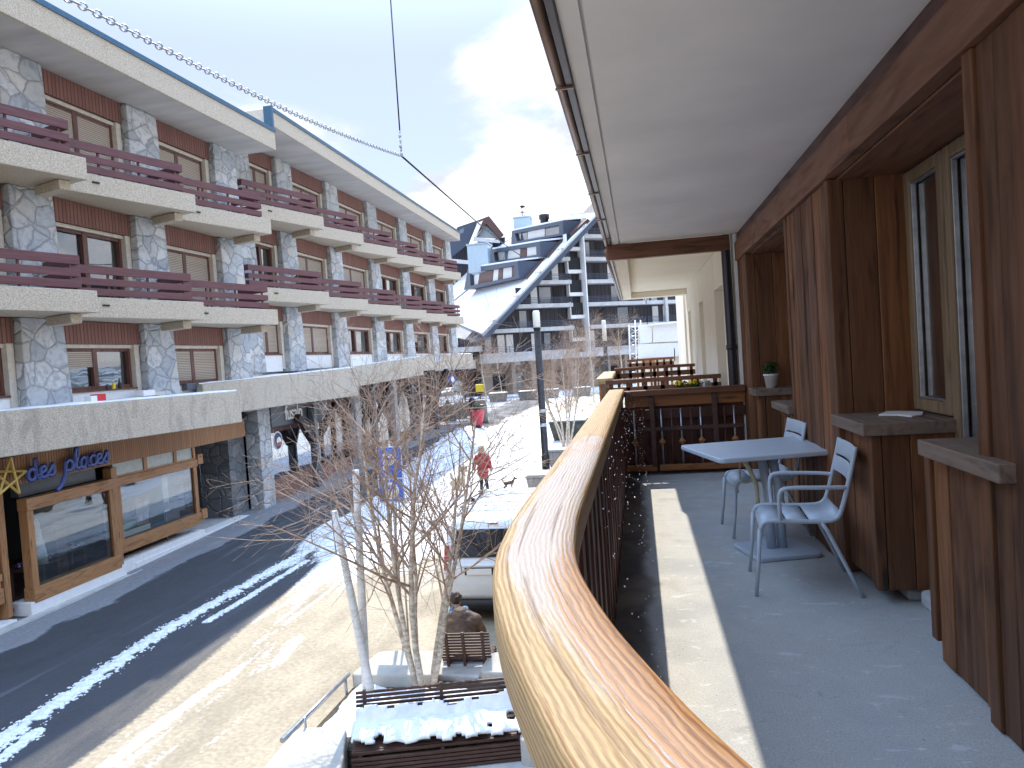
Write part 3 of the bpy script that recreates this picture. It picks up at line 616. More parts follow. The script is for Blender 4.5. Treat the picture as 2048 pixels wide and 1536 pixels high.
# poster, leaflet and display tables in the shop windows
PO = T('poster', 'travel poster of a mountain chalet under a blue sky inside the right shop window', 'poster', (-13.05, 16.9, 1.5))
def flat(name, poly, x, m, par=PO, dx=.006): O(name, MB().prism([(x, a, b) for a, b in poly], (dx, 0, 0)), m, par)
flat('sheet', [(16.0, .9), (17.75, .9), (17.75, 2.2), (16.0, 2.2)], -13.09, plain('poster_sky', (.05, .22, .5)))
flat('hills', [(16.0, .95), (17.7, .95), (17.7, 1.98), (17.3, 1.9), (16.9, 1.85), (16.5, 1.86), (16.0, 1.8)], -13.082, pm('poster_forest', (.025, .035, .04), (.07, .09, .08), ns=6, rough=.5))
flat('meadow', [(16.0, .93), (17.3, .93), (16.9, 1.1), (16.45, 1.2), (16.15, 1.5), (16.0, 1.45)], -13.075, plain('poster_meadow', (.05, .12, .03)))
flat('chalet', [(16.62, 1.05), (17.05, 1.05), (17.15, 1.6), (17.12, 1.75), (16.92, 1.66), (16.7, 1.8), (16.58, 1.75)], -13.068, plain('poster_chalet', (.42, .25, .19)))
for a, b in ((16.66, 1.45), (16.9, 1.45), (16.68, 1.15), (16.92, 1.2)): flat('chalet_window', [(a, b), (a+.15, b), (a+.15, b+.16), (a, b+.16)], -13.061, plain('poster_window', (.45, .45, .55)))
flat('caption', [(16.02, .88), (17.1, .88), (17.1, 1.02), (16.02, 1.02)], -13.06, m_lett)
LF = T('leaflet', 'narrow white display board on a stand inside the right shop window', 'display board', (-13.15, 17.9, 1.1))
O('board', MB().box(-13.16, -13.14, 17.72, 18.05, 1.15, 2.1), m_lett, LF); O('picture', MB().box(-13.138, -13.134, 17.74, 18.03, 1.2, 1.42), plain('leaflet_picture', (.4, .18, .15)), LF); O('stand', MB().tube([(-13.15, 17.88, .2), (-13.15, 17.88, 1.15)], .015, 6), m_steel, LF)
for k, (y, x, lab) in enumerate(((13.75, -13.45, 'display table with purple glass goods at the left of the left shop window'), (15.05, -13.7, 'small display table with purple goods beside the post in the left shop window'))):
    t = T('display_table', lab, 'display table', (x, y, .2), 'display tables in the shop window'); wdt = .5 if k == 0 else .28
    O('tabletop', MB().box(x-.25, x+.25, y-wdt, y+wdt, .86, .90), m_brown, t)
    for a in (-1, 1):
        for c in (-1, 1): O('leg', MB().box(x+a*.2-.03, x+a*.2+.03, y+c*(wdt-.08)-.03, y+c*(wdt-.08)+.03, .2, .858), m_brown, t)
    gd = MB()
    for q in range(46 if k == 0 else 22): gd.ball((x+rnd.uniform(-.2, .2), y+rnd.uniform(-wdt+.05, wdt-.05), .93+rnd.uniform(0, .05)), rnd.uniform(.02, .045), 6)
    O('glassware', gd, pm('purple_and_white_glass', (.06, .02, .10), (.5, .42, .55), ns=12, rough=.15, lo=.5, hi=.6), label='purple and white glass goods on a shop display table', cat='glassware', kind='stuff', loc=(x, y, .9))
tr = MB(); tr.lathe([(.17, 0), (.15, .25), (.09, .6), (.035, .98), (.02, 1.0)], (-13.3, 13.75, .9), 12); O('cone_ornament', tr, pm('frosted_cone', (.4, .42, .38), (.62, .62, .56), ns=20, rough=.5), label='tall pale cone ornament standing on the display table in the left shop window', cat='ornament', loc=(-13.3, 13.75, .9))
bc = MB(); bc.box(-13.8, -13.5, 14.45, 14.75, .2, 1.5); bc.box(-13.82, -13.48, 14.42, 14.78, 1.502, 1.54); O('display_cabinet', bc, m_brown, label='tall brown display cabinet between the tables in the left shop window', cat='cabinet', loc=(-13.6, 14.6, .2), bevel=.01)
mq = MB(); mq.lathe([(.30, 0), (.34, .5), (.30, 1.0), (.22, 1.35), (.12, 1.5)], (-13.55, 26.9, .95), 14, .7, 1.1); O('mannequin', mq, m_trou, label='dark cloaked mannequin inside the second shop window', cat='mannequin', loc=(-13.55, 26.9, .95))
# ------------------------------------------------------------------ right chalet with our balcony
FZ = 3.2
CHL = T('wooden_chalet', 'wooden chalet front on the right with larch board piers, white ceiling and recessed windows', 'building', (1.6, 4, 3.2))
railc = [(-.285, 9.0), (-.285, 3.4), (-.285, 2.2), (-.272, 1.78), (-.240, 1.50), (-.165, 1.20), (-.078, .95), (0, .765), (.12, .54), (.30, .30), (.6, .02), (1.0, -.25), (1.45, -.45)]
fpoly = [V((x+.02, y, 3.0)) for x, y in cr([(a, b, 0) for a, b in railc], 4) for x, y in [(x, y)]] if False else [V((p.x+.03, p.y, 3.0)) for p in cr([(a, b, 0) for a, b in railc], 4)]
fpoly += [V((2.6, -.45, 3.0)), V((2.6, 9.0, 3.0))]
def floor_mat():
    m, nt, b = newmat('balcony_concrete_floor'); g = G(nt)
    a = g.noise(g.coord(), 120, 3); n1 = g.noise(g.coord(), 1.6, 6, .6); n2 = g.noise(g.coord((1, 1.5, 1)), 5.5, 7, .65, .8)
    c = g.mix(g.mrange(a, .3, .7, smooth=False), (.36, .37, .37), (.62, .61, .57))
    c = g.mix(g.mrange(n1, .35, .68, 0, .45), c, (.32, .345, .37))
    n4 = g.noise(g.coord((1, 2.2, 1), loc=(7, 2, 0)), 4.2, 8, .72, .6); c = g.mix(g.mrange(n4, .585, .63, 0, .6), c, (.66, .68, .70)); c = g.mix(g.mrange(n2, .60, .72, 0, .45), c, (.20, .22, .24))
    c = g.mix(g.mrange(g.noise(g.coord((1, 2.5, 1), loc=(3, 9, 0)), 17, 4), .66, .70, 0, .6), c, (.72, .74, .75)); c = g.mix(g.mrange(g.noise(g.coord(loc=(1, 5, 0)), 55, 3), .66, .72, 0, .6), c, (.10, .10, .10))
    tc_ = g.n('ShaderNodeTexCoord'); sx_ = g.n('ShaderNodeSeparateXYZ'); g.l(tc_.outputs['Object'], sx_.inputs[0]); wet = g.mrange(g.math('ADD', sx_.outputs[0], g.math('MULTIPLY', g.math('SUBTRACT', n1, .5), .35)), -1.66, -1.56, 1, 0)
    c = g.mix(g.math('MULTIPLY', wet, .88), c, (.03, .03, .04))  # drip-wet edge, painted near-black to hold the railing's shade as well
    g.l(c, b.inputs['Base Color']); g.l(g.mrange(n1, .35, .65, .35, .8), b.inputs['Roughness']); g.l(g.bump(a, .4, .004), b.inputs['Normal']); return m
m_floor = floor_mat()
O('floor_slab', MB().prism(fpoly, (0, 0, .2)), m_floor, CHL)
ce = MB(); ce.box(-.13, 1.9, -.6, 9.02, 6.05, 6.28); ce.box(-.23, -.145, -.6, 9.02, 6.05, 6.279); ce.box(-.15, -.125, -.6, 9.0, 6.075, 6.27); O('ceiling', ce, m_soff, CHL)
gu = MB(); gu.box(-.268, -.232, -.6, 9.1, 6.03, 6.26); go = O('eave_board', gu, m_navy, CHL, bevel=.004)
gt = MB(); gt.tube([(-.297, -.6, 6.055), (-.297, 4, 6.06), (-.297, 9.12, 6.065)], .028, 10); O('gutter_bead', gt, m_copper, go)
for i in range(7): O('gutter_hook', MB().box(-.322, -.232, 1.2+i*1.2, 1.214+i*1.2, 6.02, 6.029), m_copper, go)
O('roof', MB().box(-.26, 8, -.6, 9.1, 6.285, 6.6), m_dsteel, CHL)
xb = MB(); xb.box(-.30, 1.16, 9.03, 9.13, 5.86, 6.045); O('cross_beam', xb, m_wallx, CHL, bevel=.006)
tb = MB(); tb.box(1.215, 1.30, -.6, 4.3, 5.715, 5.94); tb.box(1.215, 1.30, 4.304, 9.02, 5.715, 5.94); O('top_beam', tb, m_wally, CHL, bevel=.006)
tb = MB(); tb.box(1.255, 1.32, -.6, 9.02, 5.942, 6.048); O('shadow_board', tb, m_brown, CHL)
def boards(name, a0, a1, wd, put, m=m_wall, bev=.004):
    mb = MB(); n = max(1, round((a1-a0)/wd)); st = (a1-a0)/n
    for i in range(n): put(mb, a0+i*st+.0015, a0+(i+1)*st-.0015, i)
    return O(name, mb, m, CHL, bevel=bev, seg=2)
zb, zt = 3.21, 5.712
def wallx(name, y0, y1, x, z0=zb, z1=zt, wd=.125, th=.03): return boards(name, y0, y1, wd, lambda mb, a, b, i: mb.box(x-(.006 if i % 3 == 0 else 0), x+th, a, b, z0, z1))
def wally(name, x0, x1, y, z0=zb, z1=zt, wd=.15): return boards(name, x0, x1, wd, lambda mb, a, b, i: mb.box(a, b, y-.03-(.004 if i % 2 else 0), y, z0, z1))
# piers between the recesses (front boards, corner trims and reveals)
def pier(y0, y1, z0=zb, near=True, far=True):
    wallx('pier_boards', y0+.08, y1-.08, 1.25, z0)
    c = MB(); c.box(1.235, 1.33, y0, y0+.078, z0, zt); O('corner_trim', c, m_wall, CHL, bevel=.006)
    c = MB(); c.box(1.235, 1.33, y1-.078, y1, z0, zt); O('corner_trim', c, m_wall, CHL, bevel=.006)
    if near: wally('reveal_boards', 1.332, 1.70, y0+.032, z0)
    c = MB(); c.box(1.30, 2.2, y0+.04, y1-.04, zb, zt); O('pier_core', c, m_brown, CHL)
pier(4.87, 6.25); pier(8.36, 9.0); pier(.2, 2.95, 3.21)
O('recess_soffit', MB().box(1.30, 1.9, -.5, 8.98, 5.70, 5.714), m_wally, CHL)
O('inner_wall', MB().box(2.3, 2.4, -.6, 9.0, 3.2, 6.05), m_dark, CHL)
O('inner_floor', MB().box(1.75, 2.29, -.4, 8.9, 3.201, 3.23), m_brown, CHL)
# counters with ledge boards
def counter(y0, y1, zl, xb_=1.74, gap=.0, seed=0):
    wallx('counter_front', y0, y1, 1.272, zb+gap, zl-.072, .15); 
    wally('counter_side', 1.304, xb_, y0+.034, zb+gap, zl-.072, .145)
    c = MB(); c.box(1.245, 1.30, y0-.004, y0+.05, zb+gap, zl-.072); O('counter_corner', c, m_wall, CHL, bevel=.005)
    c = MB(); c.box(1.31, xb_, y0+.04, y1, zb+gap, zl-.075); O('counter_core', c, m_brown, CHL)
    l = MB(); l.box(1.195, xb_+.03, y0-.045, y1+.02, zl-.07, zl); O('ledge_board', l, m_ledge, CHL, bevel=.006)
counter(4.27, 4.868, 4.225, gap=.07); counter(7.95, 8.36, 4.225)
O('ledge_foot', MB().box(1.42, 1.68, 4.33, 4.7, 3.201, 3.268), m_concs, CHL, bevel=.015)
# near parapet, with its far edge facing the door gap
wallx('parapet_boards', 1.2, 3.5, 1.285, 3.215, 4.155, .14)
c = MB(); c.box(1.262, 1.34, 3.503, 3.565, 3.30, 4.155); O('parapet_corner', c, m_wall, CHL, bevel=.006)
O('parapet_core', MB().box(1.32, 1.7, 1.2, 3.52, 3.21, 4.15), m_brown, CHL)
l = MB(); l.box(1.195, 1.70, 2.71, 3.44, 4.165, 4.235); O('ledge_board', l, m_ledge, CHL, bevel=.006)
wallx('parapet_boards', 6.27, 6.93, 1.285, 3.215, 4.10, .14); O('parapet_core', MB().box(1.32, 1.7, 6.27, 6.95, 3.21, 4.10), m_brown, CHL)
l = MB(); l.box(1.195, 1.70, 6.255, 7.0, 4.105, 4.17); O('ledge_board', l, m_ledge, CHL, bevel=.006)
O('door_step', MB().box(1.45, 1.9, 3.54, 4.25, 3.202, 3.30), m_concs, CHL, bevel=.03)
m_sash = wood('light_sash_wood', (.17, .115, .065), (.27, .19, .115), 'z', .45, .15, .2, .2)
def sash(y0, y1, z0, z1, x=1.70, fw=.075, name='window'):
    f = MB()
    f.box(x-.03, x+.05, y0, y0+fw, z0, z1); f.box(x-.03, x+.05, y1-fw, y1, z0, z1); f.box(x-.028, x+.05, y0+fw, y1-fw, z0, z0+fw); f.box(x-.028, x+.05, y0+fw, y1-fw, z1-fw, z1)
    o = O(name, f, m_sash, CHL, bevel=.012)
    be = MB(); e = .012
    for a, b, c, d in ((y0+fw, y0+fw+e, z0+fw, z1-fw), (y1-fw-e, y1-fw, z0+fw, z1-fw), (y0+fw+e, y1-fw-e, z0+fw, z0+fw+e), (y0+fw+e, y1-fw-e, z1-fw-e, z1-fw)): be.box(x-.015, x+.012, a, b, c, d)
    O('glazing_bead', be, m_steel, o, bevel=.003)
    O('pane', MB().box(x+.02, x+.026, y0+fw, y1-fw, z0+fw, z1-fw), glass(name+'_glass', (.03, .035, .045), .45, .8, .015), o)
    cu = MB(); n = 22; 
    P = [(x+.15+.028*math.sin(i*2.4), y0+fw+(y1-y0-2*fw)*(.0+.45*i/n)) for i in range(n+1)]
    for i in range(n): cu.add([V((*P[i], z0+.05)), V((*P[i+1], z0+.05)), V((*P[i+1], z1-.05)), V((*P[i], z1-.05))], [(0,1,2,3)], True)
    O('curtain', cu, m_white, o)
sash(4.29, 4.84, 4.235, 5.69); sash(3.56, 4.27, 3.31, 5.69, name='glazed_door'); sash(2.98, 3.54, 4.25, 5.69)
sash(7.97, 8.33, 4.235, 5.69); sash(7.02, 7.94, 3.31, 5.69, name='glazed_door'); sash(6.27, 7.0, 4.19, 5.69)
# downpipe and white edge strip at the far corner
dp = MB(); dp.tube(cr([(1.12, 9.10, 6.05), (1.125, 9.10, 5.2), (1.13, 9.10, 4.0), (1.13, 9.10, 2.6)], 4), .055, 14); dpo = O('downpipe', dp, m_navy, CHL)
O('pipe_clip', MB().tube([(1.13, 9.10, 4.66), (1.13, 9.10, 4.72)], .066, 14), m_navy, dpo)
O('edge_strip', MB().box(1.205, 1.238, 9.02, 9.08, 2.8, 6.04), m_white, CHL)
O('lower_wall', MB().box(.3, 6, -3, 40.0, -.05, 2.78), plain('lower_wall_stone', (.20, .18, .15), .8, 0, .3, 0, 3), CHL)
for k in range(9): O('lower_window', MB().box(.24, .297, -1+k*4.2, 1.6+k*4.2, .5, 2.3), m_dark, CHL)
O('side_wall', MB().box(1.7, 6, 9.0, 9.05, 2.9, 6.04), m_brown, CHL)
# ------------------------------------------------------------------ balcony railing
RL = T('balcony_railing', 'wooden balcony railing with a broad wet larch handrail curving close to the camera', 'railing', (-.3, 4, 3.2))
def handrail_mat():
    m, nt, b = newmat('wet_larch_handrail'); g = G(nt)
    t = g.n('ShaderNodeTexCoord'); sp = g.n('ShaderNodeSeparateXYZ'); g.l(t.outputs['UV'], sp.inputs[0]); U, W = sp.outputs[0], sp.outputs[1]
    o = g.n('ShaderNodeSeparateXYZ'); g.l(t.outputs['Object'], o.inputs[0])
    top = g.mrange(o.outputs[2], 1.045, 1.056)
    wv = g.n('ShaderNodeTexWave', wave_type='BANDS', bands_direction='Y'); wv.inputs['Scale'].default_value = 26; wv.inputs['Distortion'].default_value = 9; wv.inputs['Detail'].default_value = 4; wv.inputs['Detail Scale'].default_value = .55; wv.inputs['Detail Roughness'].default_value = .6
    g.l(g.coord((.30, 1, 1), 'UV'), wv.inputs['Vector']); ring = wv.outputs['Fac']
    fib = g.noise(g.coord((2.2, 130, 1), 'UV'), 1.5, 6, .7, .2); spk = g.noise(g.coord((60, 60, 60)), 4, 5, .7)
    fine = g.math('ADD', g.math('MULTIPLY', ring, .28), g.math('MULTIPLY', fib, .72))
    honey = g.mix(g.mrange(fine, .3, .68, smooth=False), (.23, .132, .05), (.46, .31, .145))
    amber = g.mix(g.mrange(fine, .32, .62, smooth=False), (.18, .066, .015), (.42, .195, .055))
    red = g.mix(g.mrange(fine, .32, .62, smooth=False), (.17, .075, .04), (.42, .25, .14))
    n1 = g.noise(g.coord((.8, 7, 1), 'UV', (5, 1, 0)), 1.6, 8, .68, .3); n2 = g.noise(g.coord((1.6, 9, 1), 'UV', (1, 4, 0)), 1.7, 8, .66, .4)
    # oiled amber along the inner edge near the camera, worn red-brown patch farther on
    am = g.math('ADD', n1, g.math('ADD', g.mrange(W, .06, .15, -.25, .24), g.mrange(U, 2.35, 3.1, .12, -.36)))
    c = g.mix(g.mrange(am, .46, .56), honey, amber)
    rd = g.math('ADD', n2, g.math('ADD', g.mrange(U, 4.0, 4.5, -.4, .02), g.mrange(U, 5.2, 5.5, 0, -.5)))
    rm = g.mrange(rd, .46, .56); c = g.mix(g.math('MULTIPLY', rm, top), c, red)
    # bleached, damp film and painted sky sheen over the flat top, broken up along the grain
    fl = g.math('ADD', g.math('ADD', n1, g.math('MULTIPLY', g.math('SUBTRACT', fib, .5), .35)), g.math('ADD', g.mrange(W, .0, .075, -.30, .12), g.mrange(W, .165, .19, 0, -.2)))
    fl = g.math('ADD', fl, g.math('ADD', g.mrange(U, 1.9, 2.9, -.07, .12), g.mrange(U, 4.8, 5.5, 0, -.6)))
    fm = g.math('MULTIPLY', g.mrange(fl, .47, .60, 0, .66), top); fm = g.math('MULTIPLY', fm, g.mrange(rm, 0, 1, 1, .45)); fm = g.math('MULTIPLY', fm, g.mrange(g.math('ADD', am, g.math('MULTIPLY', g.math('SUBTRACT', ring, .5), .3)), .50, .66, 1, .25))
    film = g.mix(g.mrange(spk, .35, .65, smooth=False), (.36, .33, .335), (.52, .485, .49)); c = g.mix(fm, c, film)
    crk = g.noise(g.coord((.55, 42, 1), 'UV', (2, 7, 0)), 1.5, 7, .55, .25); cm = g.mrange(crk, .60, .66, 0, .65); c = g.mix(cm, c, (.13, .07, .045))
    c = g.mix(g.mrange(spk, .58, .72, 0, .22), c, (.12, .09, .06)); g.l(c, b.inputs['Base Color'])
    g.l(g.mrange(fm, 0, .8, .58, .36), b.inputs['Roughness'])
    h = g.math('ADD', g.math('ADD', fib, g.math('MULTIPLY', ring, .5)), g.math('MULTIPLY', cm, -1.6)); g.l(g.bump(h, .35, .004), b.inputs['Normal']); return m
m_hand = handrail_mat()
def handrail(path, half, top, th, name, m, parent):
    P = cr([(a, b, 0) for a, b in path], 5); mb = MB(); s_ = 0; rings = []; r = .022
    prof = [(-1, -th+.012), (-1, -.022), (-1+.04, -.007), (-1+.11, 0), (-.45, .001), (0, .0015), (.45, .001), (1-.11, 0), (1-.04, -.007), (1, -.022), (1, -th+.012), (1-.1, -th), (-1+.1, -th)]
    for i, p in enumerate(P):
        t = (P[min(i+1, len(P)-1)]-P[max(i-1, 0)]).normalized(); rt = V((t.y, -t.x, 0))
        if i: s_ += (p-P[i-1]).length
        ring = []
        for q, z in prof:
            ring.append(p+rt*half*q+V((0, 0, top+z))); 
        rings.append((ring, s_))
    base = 0; n = len(prof)
    for ring, s_ in rings:
        for k, v in enumerate(ring): mb.uv[len(mb.v)] = (s_, (prof[k][0]+1)*half + (prof[k][1] if prof[k][0] < 0 else -prof[k][1])); mb.v.append(v)
    for i in range(len(rings)-1):
        for k in range(n): mb.sm.add(len(mb.f)); mb.f.append([i*n+k, i*n+(k+1) % n, (i+1)*n+(k+1) % n, (i+1)*n+k])
    mb.f.append(list(range(n))); mb.f.append([(len(rings)-1)*n+k for k in range(n)])
    return O(name, mb, m, parent)
# the path is listed far to near: U grows towards the camera, so reverse it for the wet pattern
rp = railc[::-1]
handrail(railc[::-1], .094, 4.26, .105, 'handrail', m_hand, RL)
rpts = cr([(a, b, 0) for a, b in railc], 40)
dense = [rpts[0]]
for p in rpts[1:]:
    if (p-dense[-1]).length > .105: dense.append(p)
def rail_board(i, inset, wd, z0, z1, th, mb, gap=.007):
    p, q = dense[i], dense[i+1]; t = (q-p).normalized(); n = V((t.y, -t.x, 0))
    a, b = p+t*gap, q-t*gap; a, b = a+n*inset, b+n*inset
    mb.add([V((*(w_).xy, z)) for z in (z0, z1) for w_ in (a, b, b+n*th, a+n*th)], [(0,1,2,3),(7,6,5,4),(0,4,5,1),(1,5,6,2),(2,6,7,3),(3,7,4,0)])
nb = len(dense)-1
lat = MB()
for i in range(nb): 
    rail_board(i, -.075 if i % 2 else -.062, .1, 3.07, 4.155, .022, lat)
bo = O('board_infill', lat, m_balus, RL, bevel=.004)
for z0, z1, ins in ((3.93, 4.03, -.03), (3.26, 3.36, -.03)):
    mb = MB()
    for i in range(nb): rail_board(i, ins, .1, z0, z1, .04, mb, -.001)
    O('inner_rail', mb, m_balus, RL)
for y in (8.9, 7.4, 5.9, 4.4, 2.9):
    O('rail_post', MB().box(-.30, -.225, y-.04, y+.04, 3.2, 4.154), m_balus, RL, bevel=.006)
# turned rods with diamond plates on the inner side
for k in range(16):
    y = 2.4+k*.42; x = -.215
    rd = MB(); rd.tube([(x, y, 3.36), (x, y, 3.93)], .009, 6); ro = O('rod', rd, m_balus, RL)
# end partition: rails, posts, rods with diamonds, bottom board, dark boarding behind
EP = T('end_partition', 'wooden end railing across the far end of the balcony with diamond rods and a dark boarded back', 'railing', (.45, 9, 3.2))
def ebox(name, x0, x1, y0, y1, z0, z1, m, bev=.006, par=EP): return O(name, MB().box(x0, x1, y0, y1, z0, z1), m, par, bevel=bev)
ebox('handrail', -.19, 1.23, 8.83, 9.0, 4.165, 4.235, m_wallx)
ebox('upper_rail', -.19, 1.23, 8.93, 8.99, 4.03, 4.162, m_orange)
ebox('middle_rail', .05, 1.23, 8.97, 9.01, 3.87, 3.99, m_balus); ebox('thin_rail', -.05, 1.2, 8.86, 8.90, 3.735, 3.78, m_brown)
for x in (.13, .87): ebox('post', x-.03, x+.03, 8.858, 8.925, 3.3, 4.16, m_brown)
ebox('bottom_board', -.2, .155, 8.86, 8.93, 3.25, 3.32, m_orange); ebox('bottom_board', .185, 1.2, 8.86, 8.93, 3.25, 3.32, m_orange)
mb = MB()
for i in range(11): mb.box(-.22+i*.13-.01, -.22+(i+1)*.13+.01, 9.02+.01*(i%2), 9.045+.01*(i%2), 3.0, 4.03)
O('back_boards', mb, m_balus, EP, bevel=.004)
for i, x in enumerate((-.09, .015, .235, .36, .47, .59, .70, .98, 1.09)):
    rd = MB(); rd.tube([(x, 8.895, 3.32), (x, 8.895, 3.5), (x, 8.895, 3.62), (x, 8.895, 4.0)], [.014, .010, .014, .009], 8); ro = O('rod', rd, m_balus if i % 2 else m_steel, EP)
    if i % 2 == 0:
        d = MB(); d.lathe([(.001, -.055), (.045, 0), (.001, .055)], (x, 8.885, 3.60), 8, 1, .5, False); O('diamond', d, m_orange, ro)
# snow lying in front of the end railing and on the floor edge, drip splashes
# ------------------------------------------------------------------ table and chairs
def arc(c, r, a0, a1, n, ax='xz'):
    return [(c[0]+r*math.cos(R(a0+(a1-a0)*k/n)), c[1], c[2]+r*math.sin(R(a0+(a1-a0)*k/n))) for k in range(n+1)]
TB = T('balcony_table', 'pale blue grey metal balcony table on a double column and square foot plate', 'table', (0, 0, 0))
def rrect(w, h, r, n=6):
    o = []
    for cx, cy, a in ((w-r, h-r, 0), (-w+r, h-r, 90), (-w+r, -h+r, 180), (w-r, -h+r, 270)):
        for k in range(n+1): o.append((cx+r*math.cos(R(a+90*k/n)), cy+r*math.sin(R(a+90*k/n))))
    return o
O('tabletop', MB().prism([(x, y, .705) for x, y in rrect(.47, .43, .05)], (0, 0, .035)), m_tabl, TB, bevel=.010, seg=3)
O('foot_plate', MB().prism([(x, y-.2, 0) for x, y in rrect(.24, .23, .05)], (0, 0, .032)), m_chair, TB, bevel=.010, seg=3)
for dx in (-.035, .045): O('column', MB().tube([(dx, -.2, .03), (dx, -.19, .45), (dx, -.1, .70)], .034, 14), m_chair, TB)
O('tilt_arm', MB().tube(cr([(-.12, -.2, .36), (-.135, -.22, .5), (-.18, -.22, .62), (-.22, -.2, .70)], 5), .016, 8), m_beige, TB)
O('latch_loop', MB().tube(cr([(-.235, -.2, .70), (-.245, -.21, .60), (-.235, -.21, .53), (-.19, -.21, .52), (-.165, -.21, .54)], 4), .006, 6), m_beige, TB)
O('under_rail', MB().box(-.3, .3, -.02, .02, .675, .703), m_chair, TB)
TB.location = (.85, 5.58, FZ); TB.rotation_euler.z = R(15)
def make_chair(lab, arms):
    c = T('garden_chair', lab, 'chair', (0, 0, 0), 'metal chairs at the balcony table')
    # seat: curved sheet in slats, profile in x (front is -x)
    prof = [(-.235, .385), (-.232, .415), (-.215, .440), (-.185, .452), (-.10, .450), (0, .446), (.10, .446), (.155, .452), (.19, .470), (.207, .50)]
    groups = [prof[0:5], [(-.088, .4498), (-.02, .447), (.03, .446)], [(.042, .446), (.12, .448), (.155, .452), (.19, .470), (.207, .50)]]
    s = MB()
    for gp in groups:
        n = len(gp); o = []
        for x, z in gp:
            for y in (-.215, .215): o.append((x, y, z))
        for x, z in gp:
            for y in (-.215, .215): o.append((x, y, z-.006))
        f = [(2*i, 2*i+1, 2*i+3, 2*i+2) for i in range(n-1)]+[(2*n+2*i, 2*n+2*i+2, 2*n+2*i+3, 2*n+2*i+1) for i in range(n-1)]
        f += [(2*i, 2*i+2, 2*n+2*i+2, 2*n+2*i) for i in range(n-1)]+[(2*i+1, 2*n+2*i+1, 2*n+2*i+3, 2*i+3) for i in range(n-1)]+[(0, 2*n, 2*n+1, 1), (2*n-2, 2*n-1, 4*n-1, 4*n-2)]
        s.add(o, f, True)
    O('seat', s, m_chair, c)
    for sy in (-1, 1):
        y = sy*.232
        side = cr([(-.238, y, .36), (-.238, y, .41), (-.19, y, .447), (0, y, .444), (.13, y, .446), (.19, y, .468), (.222, y, .54), (.265, y, .70), (.305, y, .875)], 5)
        O('side_tube', MB().tube(side, .0135, 10), m_chair, c)
        O('leg', MB().tube([(-.245, y, .40), (-.262, y*1.03, .2), (-.285, y*1.07, .0)], [.0135, .012, .0105], 10), m_chair, c)
        O('leg', MB().tube([(.10, y, .44), (.13, y*1.01, .39), (.24, y*1.05, .14), (.30, y*1.08, .0)], [.0125, .013, .012, .0105], 10), m_chair, c)
        if arms: O('armrest', MB().tube(cr([(-.125, y, .45), (-.13, y*1.1, .52), (-.125, y*1.14, .615), (-.08, y*1.14, .648), (.08, y*1.12, .648), (.20, y*1.06, .644), (.248, y, .64)], 5), [.0125]*31, 10), m_chair, c)
    for z0, z1 in ((.675, .765), (.778, .872)):
        b = MB(); n = 10; o = []
        for k in range(n+1):
            y = -.225+.45*k/n; bow = .018*(1-(2*k/n-1)**2)
            for z in (z0, z1):
                x = .258+(z-.675)*.23
                o += [(x+bow-.007, y, z), (x+bow+.0, y, z)]
        f = []
        for k in range(n):
            a = k*4; f += [(a, a+2, a+6, a+4), (a+1, a+5, a+7, a+3), (a, a+4, a+5, a+1), (a+2, a+3, a+7, a+6)]
        f += [(0, 1, 3, 2), (4*n, 4*n+2, 4*n+3, 4*n+1)]
        b.add(o, f, True); O('back_slat', b, m_chair, c, bevel=.003)
    return c
c1 = make_chair('nearer pale blue grey metal armchair beside the table, with tube armrests', True); c1.location = (.915, 4.66, FZ); c1.rotation_euler.z = R(-4)
c2 = make_chair('farther pale blue grey metal chair behind the table, without armrests', False); c2.location = (.92, 6.04, FZ); c2.rotation_euler.z = R(4)
# plant pot, paper on the ledge
p = V((1.40, 8.12, 4.226))
PT = T('potted_plant', 'small evergreen in a white tapered pot on the far window ledge', 'potted plant', p)
O('pot', MB().lathe([(.055, 0), (.075, .13), (.082, .132), (.082, .15), (.07, .15), (.068, .14)], p, 18), m_white, PT)
lf = MB()
for k in range(420):
    a = V((rnd.gauss(0, 1), rnd.gauss(0, 1), rnd.gauss(0, 1))).normalized()*rnd.uniform(.02, .085); q = p+V((0, 0, .21))+a*1.0; d1 = V((rnd.uniform(-1, 1), rnd.uniform(-1, 1), rnd.uniform(-1, 1))).normalized()*.018; d2 = d1.cross(V((rnd.random(), rnd.random(), 1))).normalized()*.009
    lf.add([q-d1, q+d2, q+d1, q-d2], [(0,1,2,3)])
O('foliage', lf, m_leaf, PT)
mb = MB(); mb.prism([(1.40, 4.62, 4.227), (1.50, 4.80, 4.227), (1.57, 4.78, 4.227), (1.66, 4.66, 4.227), (1.60, 4.5, 4.227), (1.52, 4.44, 4.227), (1.49, 4.56, 4.227)], (0, 0, .008)); O('folded_paper', mb, m_white, label='small white folded paper on the counter ledge beside the window', cat='paper', loc=(1.5, 4.6, 4.227))
# falling melt-water drops in front of the railing, glinting in the sun
dr = MB()
for k in range(260):
    y = 2.3+6.4*rnd.random()**1.3; x = rnd.uniform(-.15, .02); zl = 4.26-(x+.19)/.236+.05; dr.ball((x, y, rnd.uniform(max(zl, 3.3), 4.3)), rnd.uniform(.0014, .0031), 5)
m_drop, nt, b = newmat('water_drop'); b.inputs['Base Color'].default_value = (.85, .88, .9, 1); b.inputs['Roughness'].default_value = .15
O('water_drops', dr, m_drop, kind='stuff', label='melt-water drops falling from the gutter past the railing', cat='drops')
